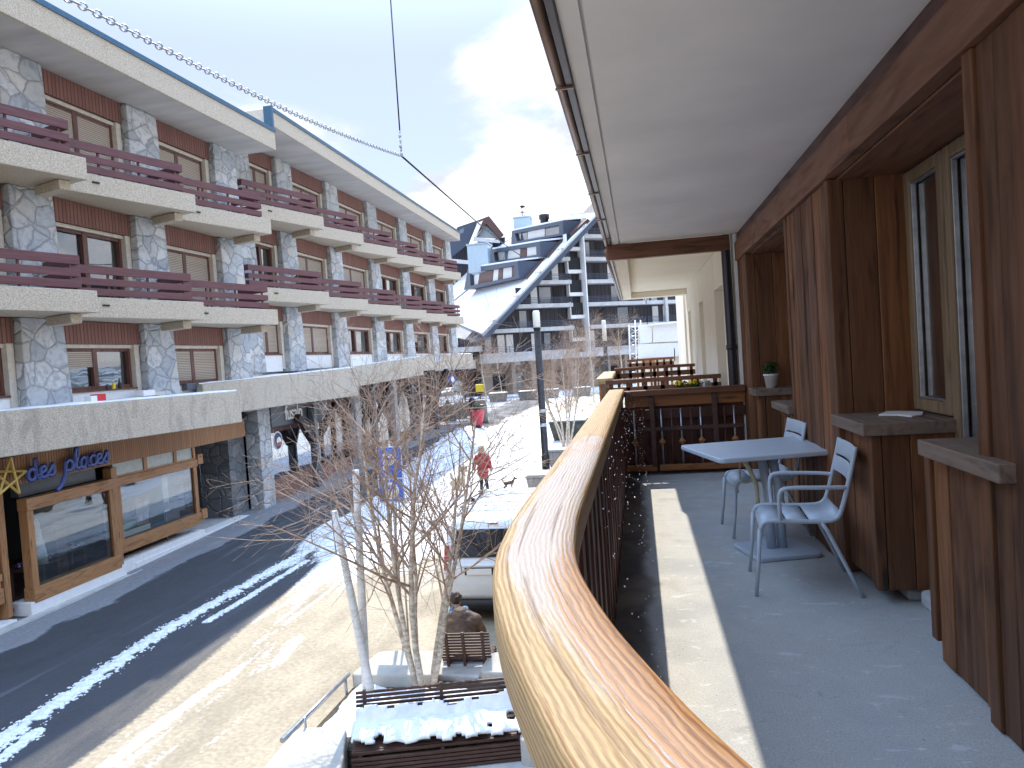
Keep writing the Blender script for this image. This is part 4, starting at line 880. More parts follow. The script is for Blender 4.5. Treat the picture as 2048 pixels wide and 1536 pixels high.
# ------------------------------------------------------------------ neighbouring cream house
NB = T('cream_house', 'cream rendered house beyond our balcony with a deep coffered soffit and tall window reveals', 'building', (1.5, 13, 3))
sf = MB(); sf.box(-.26, 1.8, 9.16, 17.5, 6.10, 6.4); O('soffit', sf, m_cream, NB)
so_ = MB(); so_.box(-.26, -.06, 9.16, 17.5, 5.97, 6.096); so_.box(-.055, 1.18, 17.1, 17.5, 5.97, 6.096); O('soffit_border', so_, m_cream, NB, bevel=.004)
e = MB(); e.box(-.29, -.262, 9.16, 17.52, 5.94, 6.3); eo = O('eave_board', e, m_navy, NB); O('gutter_bead', MB().tube([(-.315, 9.2, 6.0), (-.33, 17.6, 6.0)], .03, 8), m_copper, eo)
O('roof', MB().box(-.28, 8, 9.15, 17.55, 6.41, 6.6), m_dsteel, NB)
wl = MB(); zz = (-.05, 6.095)
for y0, y1 in ((9.16, 10.2), (11.3, 13.2), (14.0, 16.2), (17.0, 17.8)): wl.box(1.19, 1.8, y0, y1, *zz)
for y0, y1 in ((10.2, 11.3), (13.2, 14.0), (16.2, 17.0)): wl.box(1.192, 1.8, y0+.001, y1-.001, 5.55, 6.09); wl.box(1.192, 1.8, y0+.001, y1-.001, -.05, 3.3)
wl.box(1.15, 1.8, 17.805, 21.0, -.05, 6.3)
O('wall', wl, m_cream, NB)
for y0, y1 in ((10.2, 11.3), (13.2, 14.0), (16.2, 17.0)):
    wo = O('window', MB().box(1.60, 1.64, y0, y1, 3.3, 5.55), plain('grey_blind', (.42, .37, .33), .7), NB)
NR = T('neighbour_railing', 'row of brown wooden balcony railings of the neighbouring cream house, sunlit outer handrail', 'railing', (0, 14, 3.2))
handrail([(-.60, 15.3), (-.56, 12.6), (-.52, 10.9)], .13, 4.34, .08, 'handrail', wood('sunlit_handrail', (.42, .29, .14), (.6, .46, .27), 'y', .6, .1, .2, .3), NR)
def cross_rail(y, x0, x1, z, par):
    O('cross_rail', MB().box(x0, x1, y-.07, y+.07, z-.06, z), m_wallx, par, bevel=.006); O('lower_rail', MB().box(x0, x1, y-.03, y+.03, z-.22, z-.12), m_wallx, par)
    for k in range(7): x = x0+.08+(x1-x0-.16)*k/6; O('post', MB().box(x-.03, x+.03, y-.03, y+.03, z-1.0, z-.062), m_wallx, par)
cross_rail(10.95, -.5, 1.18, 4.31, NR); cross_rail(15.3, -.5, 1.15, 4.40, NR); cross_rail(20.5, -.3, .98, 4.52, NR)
mb = MB()
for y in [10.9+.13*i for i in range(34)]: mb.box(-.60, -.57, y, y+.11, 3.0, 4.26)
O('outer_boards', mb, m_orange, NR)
O('post', MB().tube([(1.0, 20.4, 4.4), (1.01, 20.4, 4.75)], .015, 6), m_dsteel, NR)
for k, (u, v, nm) in enumerate(((1361, 769, 'left pot of yellow flowers on the neighbour railing'), (1386, 767, 'right pot of yellow flowers on the neighbour railing'))):
    q = onpl(u, v, V((0, 10.7, 0)), V((0, 1, 0))); fp = T('flower_pot', nm, 'flower pot', (q.x, q.y, q.z-.22), 'flower pots on the neighbour railing')
    O('pot', MB().lathe([(.05, -.22), (.07, -.08), (.06, -.08)], q, 12), m_dsteel, fp)
    f1, f2 = MB(), MB()
    for j in range(60):
        a = q+V((rnd.gauss(0, .05), rnd.gauss(0, .04), rnd.uniform(-.09, .03))); f2.add([a, a+V((.01, 0, .04)), a+V((.025, .01, .0))], [(0,1,2)])
        if j < 26: f1.ball(q+V((rnd.gauss(0, .05), rnd.gauss(0, .04), rnd.uniform(0, .05))), .016, 5)
    O('blossom', f1, m_yell, fp); O('foliage', f2, m_leaf, fp)
# the jar-like lantern on the same railing
q = onpl(1412, 775, V((0, 10.75, 0)), V((0, 1, 0))); O('glass_jar', MB().lathe([(.08, -.14), (.09, -.1), (.09, .05), (.06, .09), (.06, .1)], q, 12), glass('jar_glass', (.2, .2, .2), .2, .5), label='glass jar on the neighbour railing right of the yellow flowers', cat='jar', loc=q)
# ------------------------------------------------------------------ trees
def rotdir(d, ang, az):
    h = V((0, 0, 1)) if abs(d.z) < .95 else V((1, 0, 0)); a = d.cross(h).normalized(); b = d.cross(a)
    return (d*math.cos(ang)+(a*math.cos(az)+b*math.sin(az))*math.sin(ang)).normalized()
def grow(r, p, d, L, rad, depth, maxd, mbs, kids, wig=.12, up=.06, spread=(28, 55), sides=(7, 5, 4, 3, 3), start=.28):
    n = 7 if depth == 0 else (5 if depth < 3 else 3); pts = [p]; dirs = [d]; dd = d
    for i in range(n):
        dd = (dd+V((r.gauss(0, wig), r.gauss(0, wig), r.gauss(0, wig)+up))).normalized(); pts.append(pts[-1]+dd*L/n); dirs.append(dd)
    rs = [max(rad*(1-.72*i/n), .0022) for i in range(n+1)]
    mbs[0 if depth == 0 else 1].tube(pts, rs, sides[min(depth, 4)], caps=False)
    if depth >= maxd: return
    for k in range(kids[depth]):
        t = start+(1-start)*(k+r.random())/kids[depth]; i = min(int(t*n), n-1); f = t*n-i; q = pts[i].lerp(pts[i+1], f)
        grow(r, q, rotdir(dirs[i], R(r.uniform(*spread)), r.uniform(0, 6.283)), L*r.uniform(.38, .62)*(1.15-.45*t), rs[i]*.55, depth+1, maxd, mbs, kids, wig*1.15, up*.7, spread, sides, .2)
def tree(name, label, base, stems, kids, seed, L, rad, maxd=3, group=None, twig=m_twig, bark=m_bark, lean=.16, **k):
    r = random.Random(seed); t = T(name, label, 'tree', base, group); mbs = (MB(), MB())
    for i in range(stems):
        az = 6.283*i/stems+r.uniform(-.4, .4); off = V((math.cos(az), math.sin(az), 0))*(.10+.06*r.random() if stems > 1 else 0)
        grow(r, V(base)+off, V((math.cos(az)*lean*r.uniform(.3, 1.3), math.sin(az)*lean*r.uniform(.3, 1.3), 1)).normalized(), L*r.uniform(.8, 1.05), rad*r.uniform(.7, 1.1), 0, maxd, mbs, kids, **k)
    O('trunk', mbs[0], bark, t); O('crown', mbs[1], twig, t); return t
tree('birch_tree', 'bare multi-stemmed birch with fine twigs growing from the near snowy planter', (-3.12, 9.25, .36), 6, (12, 7, 5), 11, 3.95, .046, 3, lean=.19, wig=.05, up=.05, spread=(30, 60), start=.30)
for k, (b, tp, lab, nm) in enumerate(((onz(742, 1386, .40), at(668, 1022, 9.25), 'leaning white birch stake in the near planter, cut off at the top', 0), (onz(733, 1382, .40), at(711, 940, 9.45), 'upright white birch stake in the near planter', 1))):
    m = MB(); pts = [b.lerp(tp, t) for t in (0, .2, .4, .6, .8, 1)]; m.tube(pts, [.058, .055, .052, .049, .046, .043], 10)
    for j in range(5):
        q = b.lerp(tp, rnd.uniform(.2, .9)); m.ball(q+V((0, -.045, 0)), .014, 6)
    O('birch_stake', m, m_stake, label=lab, cat='stake', group='birch stakes in the planter', loc=b)
tree('street_tree', 'bare bushy young tree with several stems behind the tall lamp post', (-3.55, 33.6, .52), 8, (10, 8, 5), 5, 4.3, .05, 3, group='bare trees around the square', lean=.22, wig=.07, up=.05, spread=(28, 58), start=.40)
far_tree = tree('street_tree', 'small bare tree in front of the brown shopfront, left of the tall lamp post', (-14.6, 68, .95), 1, (16, 10, 6), 9, 5.2, .08, 3, 'bare trees around the square', lean=.03, wig=.06, up=.05, spread=(35, 65), start=.40)
for (u, d, sc, lab) in ((1000, 72, .95, 'thin bare tree in the wooden tub nearest the lamp post'), (1183, 58, 1.1, 'bare tree with pinkish twigs left of the far slim lamp post'), (1240, 56, 1.05, 'bare tree beside the lattice scaffold, right of the far slim lamp post'), (1148, 70, 1.05, 'bare tree in the far wooden tub seen through the bushy young tree')):
    c = copytree(far_tree); q = at(u, 720, d); c.location = (q.x, q.y, .95); c.scale = (sc, sc, sc); c.rotation_euler.z = u; c['label'] = lab
# ------------------------------------------------------------------ near planter with benches
def poly_block(name, pts, z0, z1, m, par=None, bev=.03, **k): return O(name, MB().prism([(x, y, z0) for x, y in pts], (0, 0, z1-z0)), m, par, bevel=bev, seg=3, **k)
PL = T('street_planter', 'pale concrete street planter with rounded blocks, soil and snow around the birch', 'planter', (-3, 8.6, 0))
def chamf(P, r=.1):
    o = []
    for i, p in enumerate(P):
        p = V((*p, 0)); a = V((*P[i-1], 0)); b = V((*P[(i+1) % len(P)], 0)); q0 = p+(a-p).normalized()*r; q1 = p+(b-p).normalized()*r
        for t in (0, .33, .67, 1): w_ = q0*(1-t)**2+p*2*t*(1-t)+q1*t*t; o.append((w_.x, w_.y))
    return o
for P in ([(-4.24, 6.85), (-4.27, 7.86), (-3.66, 7.92), (-3.28, 6.85)], [(-4.2, 9.27), (-4.07, 10.12), (-3.15, 10.14), (-2.95, 9.30)], [(-2.40, 9.42), (-2.36, 10.1), (-1.35, 10.1), (-1.25, 9.35)]):
    poly_block('concrete_block', chamf(P, .13), 0, .5, m_conc, PL)
poly_block('bench_base', [(-3.25, 7.1), (-3.62, 7.95), (-1.55, 8.45), (-1.3, 7.6)], 0, .2, m_concs, PL); poly_block('side_block', chamf([(-1.55, 7.7), (-1.6, 9.3), (-.9, 9.3), (-.85, 7.7)], .1), 0, .5, m_conc, PL); poly_block('back_block', [(-3.15, 9.55), (-3.1, 10.0), (-2.42, 10.0), (-2.4, 9.5)], 0, .40, m_concs, PL)
poly_block('soil', [(-4.2, 7.9), (-4.15, 9.25), (-2.9, 9.5), (-1.62, 9.4), (-1.58, 7.9), (-3.0, 7.5)], .05, .33, m_soil, PL, 0)
def snow_sheet(name, fn, x0, x1, y0, y1, n, m, minh=.004, **k):
    mb = MB(); st = (x1-x0)/n; ny = max(2, int((y1-y0)/st)); idx = {}
    for j in range(ny+1):
        for i in range(n+1):
            x, y = x0+i*st, y0+(y1-y0)*j/ny; h = fn(x, y); idx[i, j] = (len(mb.v), h); mb.v.append(V((x, y, h if h else 0)))
    for j in range(ny):
        for i in range(n):
            q = [idx[i, j], idx[i+1, j], idx[i+1, j+1], idx[i, j+1]]
            if all(h is not None for _, h in q): mb.f.append([a for a, _ in q])
    used = sorted({a for f in mb.f for a in f}); mp_ = {a: i for i, a in enumerate(used)}; mb.v = [mb.v[a] for a in used]; mb.f = [[mp_[a] for a in f] for f in mb.f]
    return O(name, mb, m, smooth=True, **k)
def nz(x, y, s, z=0): return noise.noise(V((x*s, y*s, z)))
def soil_snow(x, y):
    edge = min(x+4.17, 9.3-y, y-7.85+(x+4)*-.25, -2.05-x+(9.3-y)*.2)
    h = .12+.07*nz(x, y, 2.2)+.03*nz(x, y, 9); h *= min(1, max(0, edge*5)); h -= .02+.05*max(0, nz(x, y, 3.1, 5))
    return .32+h if h > .0 and edge > 0 else None
snow_sheet('snow', soil_snow, -4.2, -1.7, 7.8, 9.4, 90, m_snow, kind='stuff', label='snow heaped in the planter around the birch', cat='snow')
q0, q1 = V((-4.30, 7.55, .50)), V((-4.22, 9.30, .50))
GR = T('guard_rail', 'round galvanised tube rail along the left side of the snowy planter', 'rail', (-4.27, 8.4, 0))
O('tube', MB().tube([q0, q1], .033, 10), m_steel, GR); O('post', MB().tube([(-4.16, 7.88, .3), (-4.16, 7.86, .62)], [.02, .012], 8), m_steel, GR); O('post', MB().tube([(-4.225, 9.2, 0), (-4.225, 9.2, .47)], .02, 8), m_steel, GR)
def bench(label, ox, oy, ang, L, flip=False):
    """local u along the bench, v towards its back"""
    B = T('slatted_bench', label, 'bench', (ox, oy, 0), 'dark slatted benches on the planter')
    ca, sa = math.cos(ang), math.sin(ang)
    Fn = lambda u, v, z: V((ox+u*ca-v*sa, oy+u*sa+v*ca, z))
    m = MB()
    for i in range(9): v = .02+i*.052; m.fbox(Fn, -L/2, L/2, v, v+.036, .44, .475)
    O('seat', m, m_bench, B, bevel=.004)
    m = MB()
    for i in range(9): z = .50+i*.046; v = .50+.012*i; m.fbox(Fn, -L/2, L/2, v, v+.028, z, z+.030)
    O('backrest', m, m_bench, B, bevel=.004)
    m = MB()
    for i in range(5): z = .21+i*.045; m.fbox(Fn, -L/2, L/2, -.02, .012, z, z+.032)
    O('front_panel', m, m_bench, B, bevel=.004)
    for u in (-L/2+.08, 0, L/2-.12):
        m = MB(); P = [Fn(u, .49, .20), Fn(u, .53, .20), Fn(u, .64, .91), Fn(u, .60, .91)]; m.prism(P, Fn(.04, 0, 0)-Fn(0, 0, 0)); O('back_support', m, m_brown, B); m = MB(); m.fbox(Fn, u, u+.04, .015, .48, .40, .438); m.fbox(Fn, u, u+.04, .02, .48, .20, .398); O('leg', m, m_brown, B)
    return Fn
b1 = bench('dark slatted bench half covered with snow at the front of the planter', -2.42, 7.60, R(14.5), 1.98)
b2 = bench('short dark slatted bench under the seated man, turned away from the camera', -2.70, 10.38, R(184), .72)
# snow on the near bench
def bsnow():
    mb = MB(); n, k = 90, 26; ok = {}
    for i in range(n+1):
        for j in range(k+1):
            u = -.99+1.98*i/n; t = j/k; 
            if t < .55: v, z = .0+.47*t/.55, .478
            else: v, z = .475+.075*(t-.55)/.45, .478+.34*(t-.55)/.45
            e = nz(u, t, 2.6, 1)+.5*nz(u, t, 9, 2)
            top = .55+.45*(.78+.34*nz(u, 0, 3.1, 7)+.14*nz(u, 0, 11, 3)); front = .0+.20*max(0, .1-u*.9)*.5+.06*nz(u, 0, 7, 9)
            h = .055+.05*e+.06*math.exp(-((t-.5)/.2)**2)
            if t < .55 and u > -.25: h += .06*math.exp(-((t-.16)/.10)**2)
            if t > top or t < front: h = -1
            if nz(u*1.0, t*.6, 5.5, 12) > .42 and t < .45: h = -1
            ok[i, j] = (len(mb.v), h > 0); nrm = V((0, -.35, .9)) if t < .55 else V((0, -.95, .3)); p = b1(u, v+nrm.y*max(h, 0)*.6, z+nrm.z*max(h, 0)); mb.v.append(p)
    for i in range(n):
        for j in range(k):
            q = [ok[i, j], ok[i+1, j], ok[i+1, j+1], ok[i, j+1]]
            if all(b for _, b in q): mb.f.append([a for a, _ in q])
    us = sorted({a for f in mb.f for a in f}); mp_ = {a: i for i, a in enumerate(us)}; mb.v = [mb.v[a] for a in us]; mb.f = [[mp_[a] for a in f] for f in mb.f]
    o = O('snow', mb, m_snow, smooth=True, kind='stuff', label='thick melting snow on the seat and back of the near bench', cat='snow')
    s_ = o.modifiers.new('so', 'SOLIDIFY'); s_.thickness = .03; s_.offset = -1
bsnow()
# ------------------------------------------------------------------ snow ridges on the road
def ridge(name, path, wd, cnt, seed, lab):
    r = random.Random(seed); P = cr([(a, b, 0) for a, b in path], 20); mb = MB()
    for k in range(cnt):
        t = r.random()*(len(P)-1.001); i = int(t); q = P[i].lerp(P[i+1], t-i); d = (P[i+1]-P[i]).normalized(); s_ = r.gauss(0, wd)*(1+.5*nz(t*.3, 0, 1, seed)); a = r.uniform(.012, .055)*(1.3-min(1, abs(s_)/wd/2))
        if nz(t*.9, s_*4, 1, seed) < -.28: continue
        q = q+V((-d.y, d.x, 0))*s_; mb.ball((q.x, q.y, gz(q.y)+a*.15), (a*r.uniform(.8, 1.7), a*r.uniform(.8, 1.9), a*.55), 6, Matrix.Rotation(r.uniform(0, 3), 3, 'Z'))
    O(name, mb, m_snowd, kind='stuff', label=lab, cat='snow')
ridge('snow', [(-8.72, 7.2), (-8.95, 9.8), (-9.16, 12.2), (-9.0, 15.2), (-8.73, 18.7), (-8.9, 21.5)], .115, 5200, 3, 'crumbly line of ploughed snow along the dark road')
ridge('snow', [(-8.58, 12.6), (-8.5, 14.6), (-8.4, 16.6)], .05, 620, 4, 'short thin streak of snow beside the ploughed line on the road')
ridge('snow', [(-8.3, 7.4), (-8.5, 8.5)], .07, 300, 6, 'small patch of crumbled snow at the near end of the road')
def bank(x, y):
    c = -8.9-(y-26)*.085; d = (x-c)/.75; h = .30*math.exp(-d*d)*(.7+.5*nz(x, y, .9))*min(1, max(0, (y-24)/4))*min(1, max(0, (44-y)/2))+.05*nz(x, y, 3)
    return gz(y)+h-.03 if h > .035 else None
snow_sheet('snow', bank, -11.6, -7.6, 23.5, 44.5, 60, m_snow, kind='stuff', label='bluish snow bank along the shaded road edge', cat='snow')
# ------------------------------------------------------------------ sign post
sc = at(780, 945, 11.9); SP = T('street_sign', 'blue and white parking sign on a thin pole behind the birch twigs', 'road sign', (sc.x+.02, sc.y, 0))
O('pole', MB().tube([(sc.x+.0, sc.y+.05, 0), (sc.x+.0, sc.y+.05, 3.50)], .024, 8), m_steel, SP); O('pole', MB().tube([(sc.x+.10, sc.y+.05, 0), (sc.x+.10, sc.y+.05, 3.3)], .016, 8), m_steel, SP)
zt = 3.42; hw = .205
def spl(name, x0, x1, z0, z1, y, m, dy=.006): O(name, MB().prism([(sc.x+a, y, b) for a, b in [(x0+.0, z0), (x1, z0), (x1, z1), (x0, z1)]], (0, dy, 0)), m, SP)
spl('board', -hw-.015, hw+.015, zt-.92, zt, sc.y, m_lett, .02); spl('upper_face', -hw, hw, zt-.515, zt-.015, sc.y-.008, m_blue); spl('lower_face', -hw, hw, zt-.905, zt-.545, sc.y-.008, m_blue)
text('letter', 'P', .44, (sc.x-.13, sc.y-.013, zt-.43), Euler((R(90), 0, 0)), m_lett, SP, .003, 1, off=.008)
O('disc_symbol', MB().prism([(sc.x+.14*math.cos(R(a)), sc.y-.016, zt-.73+.14*math.sin(R(a))) for a in range(0, 360, 15)], (0, .006, 0)), m_lett, SP); O('disc_window', MB().prism([(sc.x+a, sc.y-.022, zt-.73+b) for a, b in ((-.07, .02), (.07, .02), (.05, .09), (-.05, .09))], (0, .004, 0)), m_blue, SP)
# ------------------------------------------------------------------ white van
VN = T('white_van', 'white minivan with roof bars parked beyond the bench, seen from behind', 'van', (-2.78, 12.5, 0))
VX, VY = -2.78, 12.50
def vring(z, hw, y0, y1, r):
    o = []
    for cx, cy, a in ((hw-r, y1-r, 0), (-hw+r, y1-r, 90), (-hw+r, y0+r, 180), (hw-r, y0+r, 270)):
        for k in range(5): o.append(V((VX+cx+r*math.cos(R(a+22.5*k)), VY+cy+r*math.sin(R(a+22.5*k)), z)))
    return o
body = MB(); body.loft([vring(.42, .88, .06, 4.75, .16), vring(.55, .93, .0, 4.82, .18), vring(.95, .95, -.01, 4.8, .16), vring(1.12, .94, .02, 4.55, .14), vring(1.16, .93, .05, 3.95, .12), vring(1.66, .86, .22, 3.35, .12), vring(1.80, .80, .30, 3.18, .14), vring(1.87, .72, .42, 3.0, .16), vring(1.885, .55, .62, 2.8, .2)])
O('body', body, m_van, VN)
bp = MB(); bp.loft([vring(.22, .80, .14, 4.7, .14), vring(.24, .90, .05, 4.8, .16), vring(.44, .90, -.02, 4.84, .16)]); O('bumper', bp, m_black, VN)
def panel(name, pts, th, m, par=VN, bev=.01): return O(name, MB().prism([(VX+x, VY+y, z) for x, y, z in pts], (0, th, 0)), m, par, bevel=bev)
panel('rear_window', [(-.74, .052, 1.20), (.74, .052, 1.20), (.68, .215, 1.68), (-.68, .215, 1.68)], -.012, m_carg)
panel('tailgate_recess', [(-.52, -.012, .90), (.52, -.012, .90), (.52, .0, 1.03), (-.52, .0, 1.03)], -.01, m_black); pl = panel('number_plate', [(-.48, -.024, .905), (-.02, -.024, .905), (-.02, -.018, 1.015), (-.48, -.018, 1.015)], -.008, m_lett)
panel('handle_strip', [(-.6, .01, 1.05), (.6, .01, 1.05), (.6, .02, 1.09), (-.6, .02, 1.09)], -.03, m_van); panel('brake_lamp', [(-.09, .27, 1.755), (.09, .27, 1.755), (.09, .285, 1.785), (-.09, .285, 1.785)], -.02, m_redl)
for s_ in (-1, 1):
    panel('tail_light', [(s_*.80, .03, .98), (s_*.915, .035, .98), (s_*.895, .11, 1.42), (s_*.80, .10, 1.42)], -.022, m_redl)
    m = MB(); m.prism([(VX+s_*.935, VY+y, z) for y, z in ((.35, 1.18), (3.6, 1.18), (3.1, 1.63), (.45, 1.63))], (s_*-.03, 0, 0)); O('side_window', m, m_carg, VN)
    for y in (.95, 3.95):
        wh = MB(); c = V((VX+s_*.84, VY+y, .33)); pr = [(.02, -.10), (.29, -.10), (.33, -.07), (.33, .07), (.29, .10), (.02, .10)]
        o = []; n = 20
        for r_, h in pr:
            for k in range(n): a = 6.283*k/n; o.append(c+V((h, r_*math.cos(a), r_*math.sin(a))))
        wh.add(o, [(i*n+k, i*n+(k+1) % n, (i+1)*n+(k+1) % n, (i+1)*n+k) for i in range(5) for k in range(n)], True); wo = O('wheel', wh, m_black, VN); O('rim', MB().prism([c+V((s_*.102, .2*math.cos(6.283*k/12), .2*math.sin(6.283*k/12))) for k in range(12)], (s_*.01, 0, 0)), m_steel, wo)
    rr = MB(); rr.tube(cr([(VX+s_*.70, VY+.50, 1.86), (VX+s_*.71, VY+.6, 1.925), (VX+s_*.72, VY+1.6, 1.94), (VX+s_*.71, VY+2.75, 1.925), (VX+s_*.70, VY+2.9, 1.86)], 4), .022, 8); O('roof_rail', rr, m_steel, VN)
    mi = MB(); mi.ball((VX+s_*1.06, VY+3.45, 1.2), (.11, .07, .1), 10); O('mirror', mi, m_van, VN)
for y in (.85, 1.65, 2.45):
    b_ = MB(); b_.box(VX-.68, VX+.68, VY+y, VY+y+.07, 1.955, 1.985); bo_ = O('roof_bar', b_, m_van, VN, bevel=.012)
    for s_ in (-1, 1): O('bar_clamp', MB().box(VX+s_*.70-.05, VX+s_*.70+.05, VY+y-.02, VY+y+.09, 1.90, 1.978), m_black, bo_, bevel=.01)
wp = MB(); wp.box(VX-.45, VX-.1, VY+.05, VY+.07, 1.22, 1.24); O('rear_wiper', wp, m_black, VN)
# ------------------------------------------------------------------ people and dogs (continuous voxel-fused bodies)
def limb(mb, pts, rs, n=10): mb.tube(pts, rs, n); [mb.ball(p, r, n) for p, r in zip(pts, rs)]
def hand(mb, w_, d, side, s=1.0):
    d = V(d).normalized(); a = d.cross(V((0, 0, 1)) if abs(d.z) < .9 else V((0, 1, 0))).normalized(); c = V(w_)+d*.045*s
    rot = Matrix((a, d.cross(a), d)).transposed(); mb.ball(c, (.038*s, .016*s, .05*s), 8, rot)
    for k, ln in enumerate((.062, .07, .066, .052)):
        b = c+a*(k-1.5)*.019*s+d*.035*s; e = d.cross(a)*side; mb.tube([b, b+d*ln*.5*s+e*.006, b+d*ln*.85*s+e*.026*s], [.0085*s, .008*s, .007*s], 6)
    b = c-a*.034*s; mb.tube([b, b+(d*.6-a).normalized()*.03*s, b+(d*1.2-a).normalized()*.055*s], [.010*s, .009*s, .008*s], 6)
px, py = -5.46, 24.05; pz = gz(py)
PP = T('person', 'person in a red hooded coat and black trousers walking away with the dogs', 'person', (px, py, pz))
P = lambda x, y, z: V((px+x, py+y, pz+z))
b = MB(); b.ball(P(0, .03, 1.46), (.075, .092, .108), 14); b.ball(P(0, .115, 1.44), (.016, .03, .022), 8); b.ball(P(-.078, .02, 1.455), (.014, .025, .03), 6); b.ball(P(.078, .02, 1.455), (.014, .025, .03), 6)
limb(b, [P(0, .01, 1.22), P(0, .02, 1.40)], [.055, .05]); limb(b, [P(0, 0, 1.2), P(0, 0, .80)], [.11, .13])
limb(b, [P(.0, 0, 1.2), P(-.17, 0, 1.20), P(-.27, -.06, .99), P(-.30, .02, .80)], [.06, .055, .04, .028]); limb(b, [P(0, 0, 1.2), P(.17, 0, 1.20), P(.25, -.05, .98), P(.26, .06, .79)], [.06, .055, .04, .028])
hand(b, P(-.30, .02, .80), (-.05, .2, -1), 1); hand(b, P(.26, .06, .79), (0, .3, -1), -1)
limb(b, [P(-.08, 0, .78), P(-.085, .06, .43), P(-.09, -.02, .07)], [.08, .055, .04]); limb(b, [P(.08, 0, .78), P(.09, -.0, .44), P(.095, .12, .07)], [.08, .055, .04])
O('body', b, m_skin, PP, remesh=.011)
c = MB(); limb(c, [P(0, 0, 1.22), P(0, -.01, 1.0), P(0, -.01, .78), P(0, 0, .66)], [.16, .18, .195, .205]); limb(c, [P(-.05, 0, 1.23), P(-.18, 0, 1.21), P(-.275, -.06, .98), P(-.305, .01, .84)], [.10, .095, .075, .06]); limb(c, [P(.05, 0, 1.23), P(.18, 0, 1.21), P(.26, -.05, .98), P(.265, .05, .83)], [.10, .095, .075, .06])
c.ball(P(0, -.09, 1.30), (.13, .09, .09), 10)
O('red_coat', c, m_redc, PP, remesh=.016)
O('coat_belt', MB().lathe([(.205, -.02), (.212, 0), (.205, .02)], P(0, -.005, .86), 20), plain('dark_red_band', (.2, .01, .015)), PP)
t = MB(); limb(t, [P(-.08, 0, .76), P(-.085, .06, .43), P(-.09, -.02, .10)], [.095, .07, .055]); limb(t, [P(.08, 0, .76), P(.09, 0, .44), P(.095, .12, .10)], [.095, .07, .055]); t.ball(P(0, 0, .78), (.17, .13, .1)); O('trousers', t, m_trou, PP, remesh=.013)
for x, y in ((-.09, -.02), (.095, .12)): s_ = MB(); limb(s_, [P(x, y, .14), P(x, y, .05)], [.058, .052]); limb(s_, [P(x, y-.03, .042), P(x, y+.15, .038)], [.045, .036]); O('boot', s_, m_dsteel, PP, remesh=.012)
h = MB(); h.ball(P(0, -.015, 1.50), (.098, .10, .105), 12); h.ball(P(0, -.06, 1.36), (.125, .085, .075), 12)
for k in range(60): a = rnd.uniform(0, 6.28); h.ball(P(.10*math.cos(a), -.04+.07*math.sin(a), 1.40+rnd.uniform(-.05, .17)), rnd.uniform(.015, .03), 6)
O('hair_and_fur_hood', h, m_blond, PP, remesh=.012)
# seated man
mx = at(915, 1300, 10.55); ox, oy = -2.80, 10.22
MN = T('person', 'man in a brown jacket and blue scarf sitting bent forward on the short bench', 'person', (ox, oy, 0))
Q = lambda x, y, z: V((ox+x, oy+y, z))
hc = Q(-.16, .34, 1.10)
b = MB(); b.ball(hc, (.082, .098, .115), 14, Matrix.Rotation(R(-35), 3, 'X')); b.ball(hc+V((-.065, .085, -.035)), (.02, .025, .018), 8); b.ball(hc+V((-.05, .075, -.085)), (.03, .025, .012), 8); b.ball(hc+V((.075, -.01, -.01)), (.014, .028, .034), 6); b.ball(hc+V((-.085, -.01, -.01)), (.014, .028, .034), 6)
limb(b, [Q(-.06, .16, .93), hc+V((0, -.03, -.05))], [.06, .055]); limb(b, [Q(0, .02, .52), Q(-.02, .06, .72), Q(-.06, .16, .92)], [.14, .13, .13])
limb(b, [Q(-.06, .16, .9), Q(-.25, .16, .86), Q(-.34, .30, .62), Q(-.26, .50, .60)], [.07, .06, .045, .03]); limb(b, [Q(-.06, .16, .9), Q(.16, .16, .86), Q(.20, .34, .62), Q(0, .50, .60)], [.07, .06, .045, .03])
hand(b, Q(-.26, .50, .60), (.5, .6, .1), 1); hand(b, Q(0, .50, .60), (-.5, .6, .1), -1)
for s_ in (-1, 1): limb(b, [Q(s_*.11, .04, .50), Q(s_*.15, .44, .50), Q(s_*.14, .46, .08)], [.09, .06, .045])
O('body', b, m_skin, MN, remesh=.011)
c = MB(); limb(c, [Q(0, .0, .52), Q(-.01, .03, .68), Q(-.05, .13, .90)], [.205, .205, .175]); limb(c, [Q(-.1, .14, .90), Q(-.26, .15, .86), Q(-.35, .30, .63), Q(-.29, .45, .60)], [.13, .105, .08, .06]); limb(c, [Q(0, .14, .90), Q(.17, .15, .85), Q(.22, .33, .62), Q(.05, .46, .60)], [.14, .115, .08, .06]); c.ball(Q(-.04, .06, .80), (.24, .16, .18), 12)
O('brown_jacket', c, m_jack, MN, remesh=.015)
s_ = MB()
for k in range(14): a = 6.283*k/14; s_.ball(Q(-.085+.115*math.cos(a), .19+.10*math.sin(a), .985+.02*math.sin(3*a)), (.048, .048, .045), 8)
s_.ball(Q(.02, .11, .98), (.09, .06, .05), 8); O('scarf', s_, m_scarf, MN, remesh=.012)
h = MB(); h.ball(hc+V((.005, -.025, .035)), (.094, .105, .10), 12)
for k in range(46): a, e_ = rnd.uniform(0, 6.28), rnd.uniform(.1, 1.4); h.ball(hc+V((.005+.088*math.cos(a)*math.cos(e_), -.025+.095*math.sin(a)*math.cos(e_), .035+.095*math.sin(e_))), rnd.uniform(.014, .024), 6)
O('hair', h, m_hair, MN, remesh=.010)
t = MB()
for k in (-1, 1): limb(t, [Q(k*.10, .02, .51), Q(k*.15, .44, .51), Q(k*.14, .46, .12)], [.11, .085, .06])
O('trousers', t, m_trou, MN, remesh=.014)
for k in (-1, 1): s_ = MB(); limb(s_, [Q(k*.14, .45, .05), Q(k*.15, .62, .04)], [.05, .04]); O('boot', s_, m_dsteel, MN, remesh=.012)
